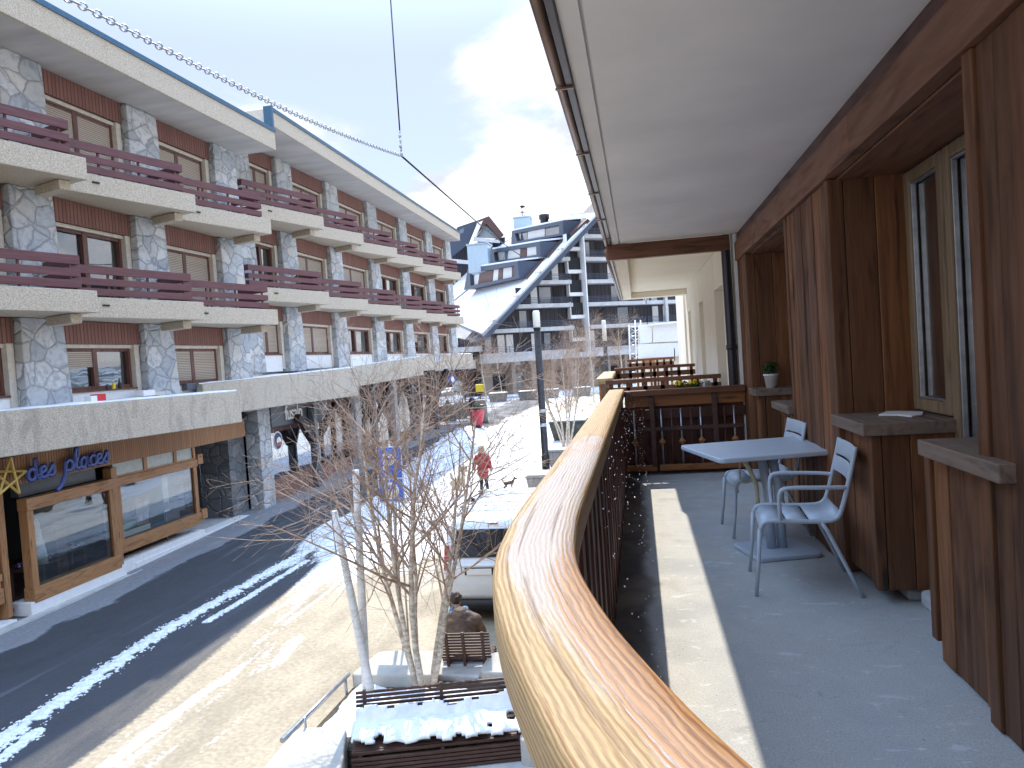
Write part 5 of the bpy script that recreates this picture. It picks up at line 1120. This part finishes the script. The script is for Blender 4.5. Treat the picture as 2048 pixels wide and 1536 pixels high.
def dog(label, x, y, ang, sc, m, ears, tail, headz):
    z0 = gz(y); D = T('dog', label, 'dog', (x, y, z0), 'dogs walking with the person in the red coat'); ca, sa = math.cos(ang), math.sin(ang)
    K = lambda f, s_, z: V((x+(f*ca-s_*sa)*sc, y+(f*sa+s_*ca)*sc, z0+z*sc))
    b = MB(); limb(b, [K(-.28, 0, .50), K(-.05, 0, .50), K(.22, 0, .50)], [.115*sc, .125*sc, .15*sc]); limb(b, [K(.26, 0, .55), K(.36, 0, .68), K(.42, 0, headz)], [.11*sc, .08*sc, .075*sc])
    b.ball(K(.44, 0, headz), (.10*sc,)*3, 10); limb(b, [K(.48, 0, headz-.01), K(.60, 0, headz-.05)], [.06*sc, .036*sc])
    for s_ in (-1, 1):
        limb(b, [K(.22, s_*.08, .45), K(.20, s_*.085, .25), K(.22, s_*.085, .03)], [.07*sc, .042*sc, .034*sc]); b.ball(K(.25, s_*.085, .03), .042*sc, 8)
        limb(b, [K(-.27, s_*.08, .46), K(-.20, s_*.09, .28), K(-.34, s_*.09, .18), K(-.30, s_*.09, .03)], [.10*sc, .065*sc, .036*sc, .032*sc]); b.ball(K(-.27, s_*.09, .03), .042*sc, 8)
        if ears == 'flop': limb(b, [K(.42, s_*.08, headz+.05), K(.42, s_*.11, headz-.10)], [.035*sc, .04*sc])
        else: limb(b, [K(.41, s_*.06, headz+.07), K(.40, s_*.075, headz+.16)], [.035*sc, .012*sc])
    limb(b, [K(-.36, 0, .56), K(-.47, 0, .70), K(-.50, 0, .84)] if tail else [K(-.36, 0, .54), K(-.46, 0, .48), K(-.52, 0, .36)], [.045*sc, .04*sc, .03*sc]); O('body', b, m, D, remesh=.017*sc)
    e = MB(); [e.ball(K(.51, s_*.05, headz+.03), .014*sc, 6) for s_ in (-1, 1)]; e.ball(K(.625, 0, headz-.04), .022*sc, 6); O('eyes_and_nose', e, m_black, D)
    O('collar', MB().tube([K(.33, .0, .60), K(.35, 0, .64)], .098*sc, 12), m_redl, D)
dog('tall sandy dog walking left of the person in the red coat', -6.27, 23.75, R(75), .98, m_dogt, 'flop', True, .86)
dog('small black and tan dog trotting right of the person in the red coat', -4.63, 24.28, R(20), .48, m_dogd, 'up', True, .80)
O('leash', MB().tube(cr([P(-.31, .04, .73), P(-.45, -.05, .62), V((-6.12, 24.02, gz(24)+.60))], 6), .006, 5), m_black, label='thin dark leash between the red coat and the sandy dog', cat='leash', loc=P(-.4, 0, .7))
# ------------------------------------------------------------------ overhead chain and cables
J = at(803, 312, 12); S0 = at(60, -43, 4.4); K = at(1046, 514, 60)
ch = MB(); L = (J-S0).length; d = (J-S0).normalized(); n = int(L/.068); up = V((0, 0, 1)); a = d.cross(up).normalized(); b = d.cross(a)
for i in range(n):
    c = S0+d*(i+.5)*L/n+V((0, 0, -.10*math.sin(math.pi*(i+.5)/n))); w_ = a if i % 2 else b
    w_ = (w_+(b if i % 2 else -a)*.5).normalized()
    ch.tube([c+d*.044*math.cos(6.2832*k/10)+w_*.0235*math.sin(6.2832*k/10) for k in range(11)], .0065, 5, caps=False)
O('overhead_chain', ch, m_steel, label='galvanised link chain hanging across the sky to the cable junction', cat='chain', loc=S0)
CB = T('suspension_cable', 'thin dark cables meeting at a turnbuckle high above the street', 'cable', J)
O('hanger_cable', MB().tube([at(800, 268, 12), at(777, -60, 12.2)], .012, 6), m_navy, CB)
tk = MB(); 
for (u, v, r_) in ((803, 308, .035), (802, 300, .022), (801, 292, .03), (801, 282, .024), (800, 272, .032), (800, 264, .02)): tk.ball(at(u, v, 12), (r_*.8, r_*.8, r_*1.3), 8)
tk.tube([at(803, 308, 12), at(800, 262, 12)], .014, 6); O('turnbuckle', tk, m_steel, CB)
O('span_cable', MB().tube([J, J.lerp(K, .25)+V((0, 0, -.12)), J.lerp(K, .5)+V((0, 0, -.15)), J.lerp(K, .75)+V((0, 0, -.1)), K], [.016, .02, .026, .034, .045], 6), m_dsteel, CB)
# ------------------------------------------------------------------ far stepped building
A0 = at(965, 700, 81); B0_ = at(1190, 432, 87); fa = V((B0_.x-A0.x, B0_.y-A0.y, 0)).normalized(); fn = V((fa.y, -fa.x, 0))
if fn.y > 0: fn = -fn
FA = V((A0.x, A0.y, 0)); NBY = V((0, 0, 1))
def Q3(u, w_, z): return FA+fa*u+fn*w_+V((0, 0, z))
def px(u, v, w_=0):                     # pixel -> point of the vertical plane w_ metres in front of the facade
    return onpl(u, v, FA+fn*w_, fn)
def uz(u, v, w_=0): p = px(u, v, w_)-FA; return (p.dot(fa), p.z)
FB = T('terraced_building', 'large dark stepped apartment building with steep snowy roof and slate blue dormers', 'building', (FA.x, FA.y, .95))
def ub(name, u0, u1, w0, w1, z0, z1, m, par=FB, bev=0):
    mb = MB(); mb.add([Q3(u, w_, z) for z in (z0, z1) for w_ in (w0, w1) for u in (u0, u1)], [(0,2,3,1),(4,5,7,6),(0,1,5,4),(2,6,7,3),(0,4,6,2),(1,3,7,5)]); return O(name, mb, m, par, bevel=bev)
c0 = uz(965, 671); c1 = uz(1190, 432); slope = (c1[1]-c0[1])/(c1[0]-c0[0])
rk = lambda z: c0[0]+(z-c0[1])/slope
UR = 36
wl = MB(); P = [Q3(c0[0]-1.0, -.3, .9), Q3(UR, -.3, .9), Q3(UR, -.3, c1[1]+4), Q3(rk(c1[1]+4), -.3, c1[1]+4), Q3(c0[0]-.3, -.3, c0[1]-.6)]; wl.prism(P, -fn*6); O('wall', wl, m_fdark, FB)
lv = [uz(1055, v)[1] for v in (707, 660, 614)]; st = (lv[2]-lv[0])/2; levels = [lv[0]+st*i for i in range(7)]
ucore = uz(1163, 600)[0]
fr_ = random.Random(4)
for i, z in enumerate(levels):
    u0 = max(c0[0]-.2, rk(z)+.6)
    if u0 > UR-4: continue
    segs = [(u0, ucore-1.9), (ucore+.25, 21.5), (21.7, UR)] if u0 < ucore-2.2 else [(max(u0, ucore+.25), 21.5), (21.7, UR)]
    for s0, s1 in segs:
        if s1-s0 < .8: continue
        b_ = ub('balcony', s0, s1, -.28, 1.25, z-.22, z+.22, m_fband)
        rl = MB()
        for zz in (z+.36, z+.54, z+.72, z+.90): rl.add([Q3(u, w_, q) for q in (zz, zz+.05) for w_ in (1.16, 1.2) for u in (s0+.05, s1-.05)], [(0,2,3,1),(4,5,7,6),(0,1,5,4),(2,6,7,3),(0,4,6,2),(1,3,7,5)])
        k = int((s1-s0)/1.6)+1
        for q in range(k+1):
            u = s0+.06+(s1-s0-.16)*q/k; rl.add([Q3(u+du, w_, q_) for q_ in (z+.22, z+.95) for w_ in (1.161, 1.199) for du in (0, .05)], [(0,2,3,1),(4,5,7,6),(0,1,5,4),(2,6,7,3),(0,4,6,2),(1,3,7,5)])
        O('railing', rl, m_fnavy, b_)
        u = s0+.5
        while u < s1-1.2:
            kd = fr_.random(); wd = fr_.choice((.8, .9, 1.5))
            if kd < .30: ub('window', u, u+wd, -.29, -.22, z+.25, z+st-.42, m_fwin)
            elif kd < .52: ub('white_panel', u, u+.85, -.29, -.2, z+.25, z+st-.40, m_white)
            elif kd < .70: ub('door', u, u+.8, -.29, -.24, z+.25, z+st-.42, m_dark)
            u += wd+fr_.uniform(.25, 1.0)
    if i:      # divider wall
        ub('divider', u0+.05, u0+.22, -.2, 1.2, z+.225, z+1.3, m_fband)
ub('stair_fin', ucore, ucore+.14, -.28, 1.3, .95, levels[5], m_white)
for i in range(5):
    z = levels[i]+st*.48; ub('stair_landing', ucore-1.85, ucore-.01, -.2, .5, z-.2, z+.22, m_white); ub('stair_window', ucore-1.75, ucore-.05, -.28, .3, z+.24, z+1.7, m_dark); ub('stair_post', ucore-1.88, ucore-1.78, -.2, .52, z-.2, z+1.75, m_white)
for u in (24.3, 30.2): ub('column', u, u+.35, 1.0, 1.5, .95, levels[4], m_fband)
# ground floor shops
ub('arcade_slab', c0[0]-.5, UR, -.27, 2.2, levels[0]-.85, levels[0]-.23, m_fband); zs = levels[0]-.85
ub('shopfront', c0[0]-.4, UR, -.28, .2, .9, zs, m_fsh)
for k in range(9):
    u = c0[0]+.8+k*2.5; ub('shop_window', u, u+1.5, .21, .25, 1.5, zs-1.3, m_fwin if k % 3 else m_dark); ub('pier', u+1.75, u+2.2, .21, 1.7, .9, zs-.01, m_fsh)
for (u, v0, v1, w_) in ((1006, 716, 730, 15), (1026, 715, 730, 15)):
    a_ = uz(u, v0, .3); b_ = uz(u+w_, v1, .3); ub('sign_panel', a_[0], b_[0], .28, .34, b_[1], a_[1], m_lett)
# left lower wing under the roof corner
wg = MB(); wg.prism([Q3(c0[0]-9, -1.8, .9), Q3(c0[0]-.9, -1.8, .9), Q3(c0[0]-.9, -1.8, c0[1]-.4), Q3(c0[0]-9, -1.8, c0[1]+1.6)], -fn*4); O('wing_wall', wg, m_fdark, FB)
ub('wing_band', c0[0]-9, c0[0]-.3, -1.6, .4, levels[0]+.55, levels[0]+1.15, m_fband); ub('wing_balcony', c0[0]-9, c0[0]-1.3, -1.6, .6, levels[0]-1.3, levels[0]-.4, m_fband); ub('wing_window', c0[0]-4.2, c0[0]-2.9, -1.79, -1.7, levels[0]+1.3, levels[0]+2.5, m_fwin); ub('white_panel', c0[0]-3.2, c0[0]-2.4, -1.69, -1.62, levels[0]+1.4, levels[0]+2.4, m_white)
ub('wing_shop', c0[0]-9, c0[0]-.9, -1.79, -1.0, .9, levels[0]-1.31, m_brown)
# snow roof plane
c_, b_, l_ = px(965, 671, .9), px(1190, 432, .9), at(895, 560, 132)
rn = (b_-c_).cross(l_-c_).normalized(); rn = rn if rn.z > 0 else -rn
rp_ = lambda u, v, o=0: onpl(u, v, c_+rn*o, rn)
def rpoly(name, pix, o, th, m, par=FB, **k): return O(name, MB().prism([rp_(u, v, o) for u, v in pix], -rn*th), m, par, **k)
RO = rpoly('roof', [(965, 671), (1200, 421), (1128, 430), (1040, 466), (955, 515), (893, 565), (850, 600), (850, 616), (900, 642)], 0, .5, m_fnavy)
rpoly('snow_cover', [(963, 667), (1192, 426), (1128, 432), (1040, 468), (955, 517), (893, 567), (850, 602), (850, 613), (900, 639)], .22, .2, m_snow, RO)
rpoly('verge_board', [(967, 673), (1203, 421), (1200, 421), (964.5, 671)], .26, .5, m_fnavy, RO)
rpoly('valley_gutter', [(899, 607), (936, 577), (938, 579), (901, 609)], .25, .05, m_fnavy, RO)
for q in ([(1138, 444), (1176, 437), (1140, 470)], [(1092, 486), (1122, 480), (1094, 513)], [(1048, 525), (1084, 517), (1051, 556)]): rpoly('dormer_cheek', q, .5, .45, m_brown)
# dormers standing on the roof
def dormer(pix, wins, deep=9.0):
    """pix: tl,tr,br,bl of the front"""
    fn = V((rn.x, rn.y, 0)).normalized()          # the fronts follow the roof's level lines
    base = max((rp_(*pix[2], .35), rp_(*pix[3], .35)), key=lambda q: q.dot(fn))
    P = [onpl(u, v, base+fn*.15, fn) for u, v in pix]
    bl = lambda s_, t, o=0: P[0].lerp(P[1], s_).lerp(P[3].lerp(P[2], s_), t)+fn*o
    m = MB(); m.prism([bl(0, 0), bl(1, 0), bl(1, 1), bl(0, 1)], -fn*deep); D = O('dormer', m, m_fnavy, FB)
    f = MB()
    for q in ([(0, 0), (1, 0), (1, .24), (0, .24)], [(0, .85), (1, .85), (1, 1), (0, 1)], [(0, .24), (.07, .24), (.13, .85), (0, .85)], [(.93, .24), (1, .24), (1, .85), (.93, .85)]): f.prism([bl(*p, .002) for p in q], fn*.7)
    O('dormer_frame', f, m_fnavy, D)
    for s0, s1, kd in wins: O('dormer_window', MB().prism([bl(s0, .25, .01), bl(s1, .25, .01), bl(s1, .84, .01), bl(s0, .84, .01)], fn*.12), {'w': m_white, 'b': m_fbrown, 'g': m_fwin}[kd], D)
    sn = MB(); e = V((0, 0, .02)); sn.prism([bl(0.01, 0, .6)+e, bl(.99, 0, .6)+e, bl(.99, 0, -deep*.5)+e+V((0, 0, .5)), bl(.01, 0, -deep*.5)+e+V((0, 0, .5))], (0, 0, .2)); O('snow_cap', sn, m_snow, D)
dormer([(945, 537), (1046, 522), (1049, 556), (937, 580)], [(.08, .2, 'w'), (.2, .48, 'b'), (.49, .58, 'w'), (.58, .66, 'b'), (.67, .82, 'w'), (.82, .93, 'b')])
dormer([(992, 499), (1090, 483), (1092, 513), (987, 528)], [(.08, .22, 'w'), (.23, .30, 'g'), (.31, .55, 'w'), (.56, .68, 'b'), (.69, .93, 'w')])
dormer([(1033, 462), (1136, 441), (1137, 470), (1031, 489)], [(.06, .12, 'w'), (.12, .26, 'g'), (.27, .6, 'w'), (.62, .93, 'g')])
def chimney(name, u0, u1, v0, v1, dpt, m, cap=True):
    a_, b_ = at(u0, v1, dpt), at(u1, v1, dpt); w_ = (b_-a_).length/2; c = (a_+b_)/2; h = (at(u0, v0, dpt)-a_).length
    mb = MB(); mb.box(c.x-w_, c.x+w_, c.y-w_, c.y+w_, c.z-1.5, c.z+h); o = O(name, mb, m, FB, bevel=.05)
    if cap: O('cap', MB().box(c.x-w_-.12, c.x+w_+.12, c.y-w_-.12, c.y+w_+.12, c.z+h+.002, c.z+h+.14), m, o)
    return V((c.x, c.y, c.z+h))
chimney('metal_chimney', 940, 981, 492, 524, 97, m_fmetal); ct = chimney('metal_chimney', 1030, 1063, 438, 458, 101, m_fmetal)
vw = MB(); vw.tube([ct, ct+V((0, 0, 1.9))], .06, 6); vw.tube([ct+V((-.8, 0, .9)), ct+V((.8, 0, .9))], .05, 5); vw.tube([ct+V((-.5, 0, .1)), ct+V((0, 0, 1.2)), ct+V((.5, 0, .1))], .05, 5); vw.prism([ct+V((-.1, 0, 1.5)), ct+V((.55, 0, 1.6)), ct+V((.2, 0, 1.9)), ct+V((-.35, 0, 1.85))], (0, .05, 0)); O('weather_vane', vw, m_dsteel, FB)
c = at(1089, 447, 104); O('round_chimney', MB().lathe([(.6, -1.5), (.6, .6), (.75, .62), (.75, 1.25), (.5, 1.3)], c, 14), m_dsteel, FB)
# second steep-roofed house behind
SH = T('steep_roof_house', 'dark steep-roofed house behind the end of the left apartment block', 'building', at(945, 540, 120))
def sp_(name, pix, dpt, th, m): O(name, MB().prism([at(u, v, dpt) for u, v in pix], ray(950, 500).normalized()*th), m, SH)
sp_('body', [(885, 500), (1010, 474), (1010, 600), (885, 600)], 121, 8, m_fdark)
sp_('roof', [(915, 454), (957, 440), (938, 487), (896, 520), (885, 520), (893, 492)], 118, 1.0, m_fnavy)
sp_('gable_roof', [(957, 440), (978, 432), (1008, 470), (1000, 478), (972, 447), (950, 474)], 117, 6, m_brown)
sp_('gable', [(971, 449), (998, 477), (952, 474)], 118.5, 4, m_fmetal); sp_('white_verge', [(954, 446), (966, 441), (952, 473), (946, 476)], 116.5, .6, m_white)
sp_('balcony', [(948, 474), (1000, 480), (1000, 486), (946, 482)], 116, 3, m_fband); sp_('balcony', [(890, 517), (942, 522), (942, 529), (888, 524)], 116, 3, m_fband)
for q in ([(955, 483), (965, 484), (965, 490), (955, 489)], [(972, 485), (985, 486), (985, 491), (972, 491)], [(920, 459), (928, 456), (927, 465), (919, 468)]): sp_('window', q, 116.2, .6, m_fwin)
# ------------------------------------------------------------------ white boarded cabin and lattice scaffold at the right of the square
cb_ = at(1330, 735, 40); WC = T('white_cabin', 'white boarded hoarding with broad panels beyond the neighbour balconies', 'hoarding', (cb_.x, cb_.y, .95))
def wb(u0, v0, u1, v1, dpt, th, m, name, par=WC): a_ = at(u0, v1, dpt); b_ = at(u1, v0, dpt); return O(name, MB().box(a_.x, b_.x, a_.y, a_.y+th, a_.z, b_.z), m, par)
def hp(name, pix, dpt, th, m, par=WC): return O(name, MB().prism([at(u, v, dpt) for u, v in pix], (0, th, 0)), m, par)
hp('panel', [(1280, 652), (1304, 650), (1304, 685), (1280, 687)], 40, .08, m_white); hp('panel', [(1306, 650), (1392, 644), (1392, 681), (1306, 685)], 40, .08, m_white)
hp('panel', [(1276, 689), (1392, 683), (1392, 711), (1276, 716)], 40, .08, m_white); hp('backing', [(1276, 650), (1396, 643), (1396, 780), (1276, 780)], 40.4, .2, m_cream)
hp('base_beam', [(1284, 718), (1310, 716), (1310, 724), (1284, 726)], 39.6, .1, m_orange); hp('snow_ledge', [(1296, 648), (1392, 639), (1392, 643), (1296, 651)], 39.8, .5, m_snow)
SC = T('lattice_scaffold', 'narrow white lattice scaffold tower beside the white hoarding', 'scaffold', at(1268, 760, 41))
m = MB()
for u in (1258, 1270, 1281): m.tube([at(u, 640 if u > 1260 else 650, 41), at(u+4, 775, 41)], .045, 6)
O('post', m, m_lett, SC); m = MB()
for k in range(6):
    v = 655+k*18; m.tube([at(1257, v, 41), at(1284, v-2, 41)], .03, 5); m.tube([at(1258, v, 41), at(1283, v+16, 41)], .025, 5); m.tube([at(1283, v, 41), at(1258, v+16, 41)], .025, 5)
O('lattice', m, m_steel, SC)
# ------------------------------------------------------------------ lamp posts
def lamp(label, u, vb, vt, vl, d, r, z0):
    b_ = at(u[0], vb, d); b_.z = z0; zt_ = at(u[1], vt, d).z; zl = at(u[1], vl, d).z
    Lp = T('street_lamp', label, 'street lamp', b_, 'street lamps on the square')
    O('pole', MB().lathe([(r*1.15, 0), (r*1.15, .5), (r, .52), (r, zl-z0-.05)], b_, 16), m_dsteel, Lp); O('collar', MB().lathe([(r*1.12, zl-z0-.05), (r*1.12, zl-z0)], b_, 16), m_black, Lp)
    O('luminaire', MB().lathe([(r*1.05, zl-z0+.002), (r*1.05, zt_-z0-.08), (r*.8, zt_-z0)], b_, 16), m_lett, Lp)
    for k in range(2): zz = (zl-z0)*(.30+.10*k); O('band', MB().lathe([(r*1.06, zz), (r*1.06, zz+.12)], b_, 16), m_steel, Lp)
lamp('tall dark lamp post with a white cylinder head standing on the snowy street', (1092, 1071), 935, 622, 656, 28.4, .135, .38)
lamp('slim distant lamp post with a pale head near the lattice scaffold', (1217, 1213), 800, 640, 682, 59, .17, .95)
# ------------------------------------------------------------------ tubs, pots, street furniture on the square
def tub(label, u, v, d, w_, h, z0, plant=0, m=m_tubw, seed=1):
    q = at(u, v, d); q.z = z0; r = random.Random(seed); Tb = T('wooden_tub', label, 'planter tub', q, 'tubs around the square')
    O('tub', MB().add([q+V((sx*w_*k, sy*w_*k*.8, z)) for z, k in ((0, .40), (h, .5)) for sx, sy in ((-1, -1), (1, -1), (1, 1), (-1, 1))], [(0,3,2,1),(4,5,6,7),(0,1,5,4),(1,2,6,5),(2,3,7,6),(3,0,4,7)]), m, Tb, bevel=.03)
    O('rim', MB().box(q.x-w_*.52, q.x+w_*.52, q.y-w_*.43, q.y+w_*.43, z0+h+.002, z0+h+.06), m, Tb, bevel=.015); O('snow_fill', MB().box(q.x-w_*.46, q.x+w_*.46, q.y-w_*.37, q.y+w_*.37, z0+h+.062, z0+h+.12), m_snow, Tb, bevel=.04)
    if plant:
        lf = MB()
        for k in range(plant):
            a_ = q+V((r.gauss(0, w_*.25), r.gauss(0, w_*.2), h+.1+r.random()**1.3*w_*.55)); d1 = V((r.uniform(-1, 1), r.uniform(-1, 1), r.uniform(-.5, 1))).normalized()*.09; d2 = d1.cross(V((r.random(), .3, 1))).normalized()*.035; lf.add([a_-d1, a_+d2, a_+d1, a_-d2], [(0,1,2,3)])
        O('shrub', lf, m_leaf if seed % 2 else m_twig, Tb)
tub('weathered tub beside the foot of the tall lamp post', 1085, 975, 23.6, .95, .62, .25)
tub('small grey tub just behind the tall lamp post', 1118, 925, 28.6, .8, .6, .40, 0, m_tubw, 3)
tub('dark green tub of shrubs below the bushy young tree', 1140, 868, 36.5, 1.9, .85, .60, 90, pm('mossy_tub', (.05, .055, .045), (.12, .12, .1), ns=4, rough=.9), 2)
for u, v, w_, lab in ((997, 803, 1.7, 'broad wooden tub left of the tall lamp post at the far edge of the square'), (1056, 797, 1.7, 'broad wooden tub just left of the tall lamp post, far edge of the square'), (1165, 795, 1.7, 'tub with dry twigs at the far edge, right of the bushy young tree'), (1103, 798, 1.5, 'tub half hidden by twigs between the lamp post and the bushy tree')):
    tub(lab, u, v, 68, w_, .75, .95, 60 if u > 1100 else 0, m_tubw, int(u) // 2*2)
def redpot(label, u, v, d, s_, z0, post):
    q = at(u, v, d); q.z = z0; Pt = T('planter_pot', label, 'plant pot', q, 'crimson pots along the terrace')
    O('foot', MB().lathe([(.22*s_, 0), (.22*s_, .16*s_), (.18*s_, .18*s_)], q, 14), m_black, Pt); O('pot', MB().lathe([(.28*s_, .182*s_), (.36*s_, .6*s_), (.44*s_, 1.02*s_), (.46*s_, 1.03*s_), (.46*s_, 1.10*s_), (.40*s_, 1.10*s_), (.38*s_, 1.02*s_)], q, 24), m_potr, Pt)
    lf = MB(); r = random.Random(int(u))
    for k in range(160):
        a_ = q+V((r.gauss(0, .16*s_), r.gauss(0, .16*s_), 1.08*s_+abs(r.gauss(0, .25*s_)))); d1 = V((r.uniform(-1, 1), r.uniform(-1, 1), r.uniform(0, 1))).normalized()*.07; d2 = d1.cross(V((r.random(), .3, 1))).normalized()*.03; lf.add([a_-d1, a_+d2, a_+d1, a_-d2], [(0,1,2,3)])
    O('foliage', lf, m_leaf, Pt)
redpot('large crimson plant pot at the corner of the terrace', 956, 850, 43.6, 1.0, .76, 1); redpot('small crimson plant pot farther back under the end of the arcade', 886, 832, 50, .62, .93, 0)
q = at(946, 835, 45.5); q.z = .82; O('dark_pillar', MB().lathe([(.20, 0), (.22, 1.2), (.19, 1.6), (.10, 1.75)], q, 14), m_trou, label='black covered patio heater standing behind the large crimson pot', cat='patio heater', loc=q)
q = at(966, 842, 47); q.z = .85; bt = T('litter_bin', 'grey cylindrical litter bin right behind the large crimson pot', 'bin', q); O('drum', MB().lathe([(.32, 0), (.34, .05), (.34, 1.0), (.30, 1.05)], q, 16), m_tubw, bt); O('lid', MB().lathe([(.34, 1.052), (.30, 1.12), (.1, 1.16)], q, 16), m_dsteel, bt)
# terrace windbreak of dark panels between the pots
for k in range(4):
    a_ = V((-13.4+.30*k, 45.6+1.75*k, gz(47))); Wb = T('windbreak', ['netted windbreak panel nearest the crimson pots', 'second netted windbreak panel of the terrace', 'third netted windbreak panel of the terrace', 'farthest netted windbreak panel of the terrace'][k], 'windbreak', a_, 'windbreak panels of the terrace')
    O('panel', MB().box(a_.x, a_.x+1.5, a_.y-.03, a_.y+.03, a_.z+.15, a_.z+1.15), m_tubw, Wb); O('post', MB().box(a_.x-.06, a_.x-.01, a_.y-.04, a_.y+.04, a_.z, a_.z+1.3), m_steel, Wb)
# parked cars beyond the terrace
def car(label, u, v, d, ang, m):
    q = at(u, v, d); q.z = .955; Cr = T('parked_car', label, 'car', q, 'cars parked beyond the terrace'); ca, sa = math.cos(ang), math.sin(ang)
    Kf = lambda f, s_, z: q+V((f*ca-s_*sa, f*sa+s_*ca, z))
    def rg(z, x0, x1, hw, r=.2): 
        o = []
        for cx, cy, a in ((x1-r, hw-r, 0), (x0+r, hw-r, 90), (x0+r, -hw+r, 180), (x1-r, -hw+r, 270)):
            for k in range(4): o.append(Kf(cx+r*math.cos(R(a+30*k)), cy+r*math.sin(R(a+30*k)), z))
        return o
    O('body', MB().loft([rg(.25, -2.0, 2.0, .82), rg(.45, -2.1, 2.1, .87), rg(.85, -2.05, 2.0, .86), rg(.92, -1.9, 1.4, .80), rg(1.38, -1.35, .5, .62), rg(1.44, -1.1, .3, .5)]), m, Cr)
    O('glasshouse', MB().loft([rg(.95, -1.87, 1.3, .815), rg(1.33, -1.46, .6, .66)]), m_carg, Cr)
    for f in (-1.3, 1.3):
        for s_ in (-1, 1): O('wheel', MB().tube([Kf(f, s_*.70, .32), Kf(f, s_*.88, .32)], .32, 16), m_black, Cr)
    for s_ in (-1, 1): O('tail_light', MB().ball(Kf(-2.06, s_*.66, .72), (.10, .16, .09), 8), m_redl, Cr)
car('small white car parked beyond the terrace, nearest the crimson pot', 893, 812, 66, R(75), m_van); car('dark car parked behind the white car at the end of the arcade', 905, 800, 74, R(80), m_slate)
wv = at(892, 800, 82); O('white_house_wall', MB().box(wv.x-6, wv.x+2.2, wv.y, wv.y+3, .9, 4.6), m_white, label='low white rendered wall beyond the end of the arcade', cat='wall', loc=(wv.x, wv.y, .95))
q = at(908, 800, 62); q.z = .95; BS = T('round_sign', 'round blue and white traffic sign on a pole at the end of the arcade', 'road sign', q); O('pole', MB().tube([q, q+V((0, 0, 2.7))], .04, 8), m_steel, BS)
m = MB(); m.prism([q+V((.42*math.cos(6.283*k/20), -.08, 2.55+.42*math.sin(6.283*k/20))) for k in range(20)], (0, .03, 0)); O('face', m, m_bluel, BS); m = MB(); m.prism([q+V((.05+.16*math.cos(6.283*k/12), -.095, 2.5+.26*math.sin(6.283*k/12))) for k in range(12)], (0, .012, 0)); O('white_mark', m, m_lett, BS)
q = at(918, 808, 60); q.z = .95; TPi = T('potted_topiary', 'frosted ball topiary on two pale stakes near the end of the arcade', 'topiary', q); m = MB(); m.tube([q+V((-.15, 0, 0)), q+V((-.15, 0, 1.4))], .045, 6); m.tube([q+V((.2, 0, 0)), q+V((.2, 0, 1.4))], .045, 6); O('stem', m, m_lett, TPi); m = MB(); r = random.Random(8)
for k in range(300): a_ = V((r.gauss(0, 1), r.gauss(0, 1), r.gauss(0, 1.3))).normalized()*r.uniform(.2, .45)+q+V((0, 0, 1.9)); m.add([a_, a_+V((.08, 0, .05)), a_+V((.02, .05, .09))], [(0,1,2)])
O('crown', m, pm('frosted_leaf', (.3, .33, .26), (.6, .62, .55), ns=9, rough=.8, bump=0), TPi)
q = at(960, 783, 76); q.z = .95; YB = T('letter_box', 'yellow letter box on a post in front of the brown shopfront', 'letter box', q); O('box', MB().box(q.x-.4, q.x+.4, q.y-.3, q.y+.3, .7+.95, 1.5+.95), m_yell, YB, bevel=.05); O('post', MB().box(q.x-.08, q.x+.08, q.y-.08, q.y+.08, .95, 1.645), m_dsteel, YB)
lf = 0
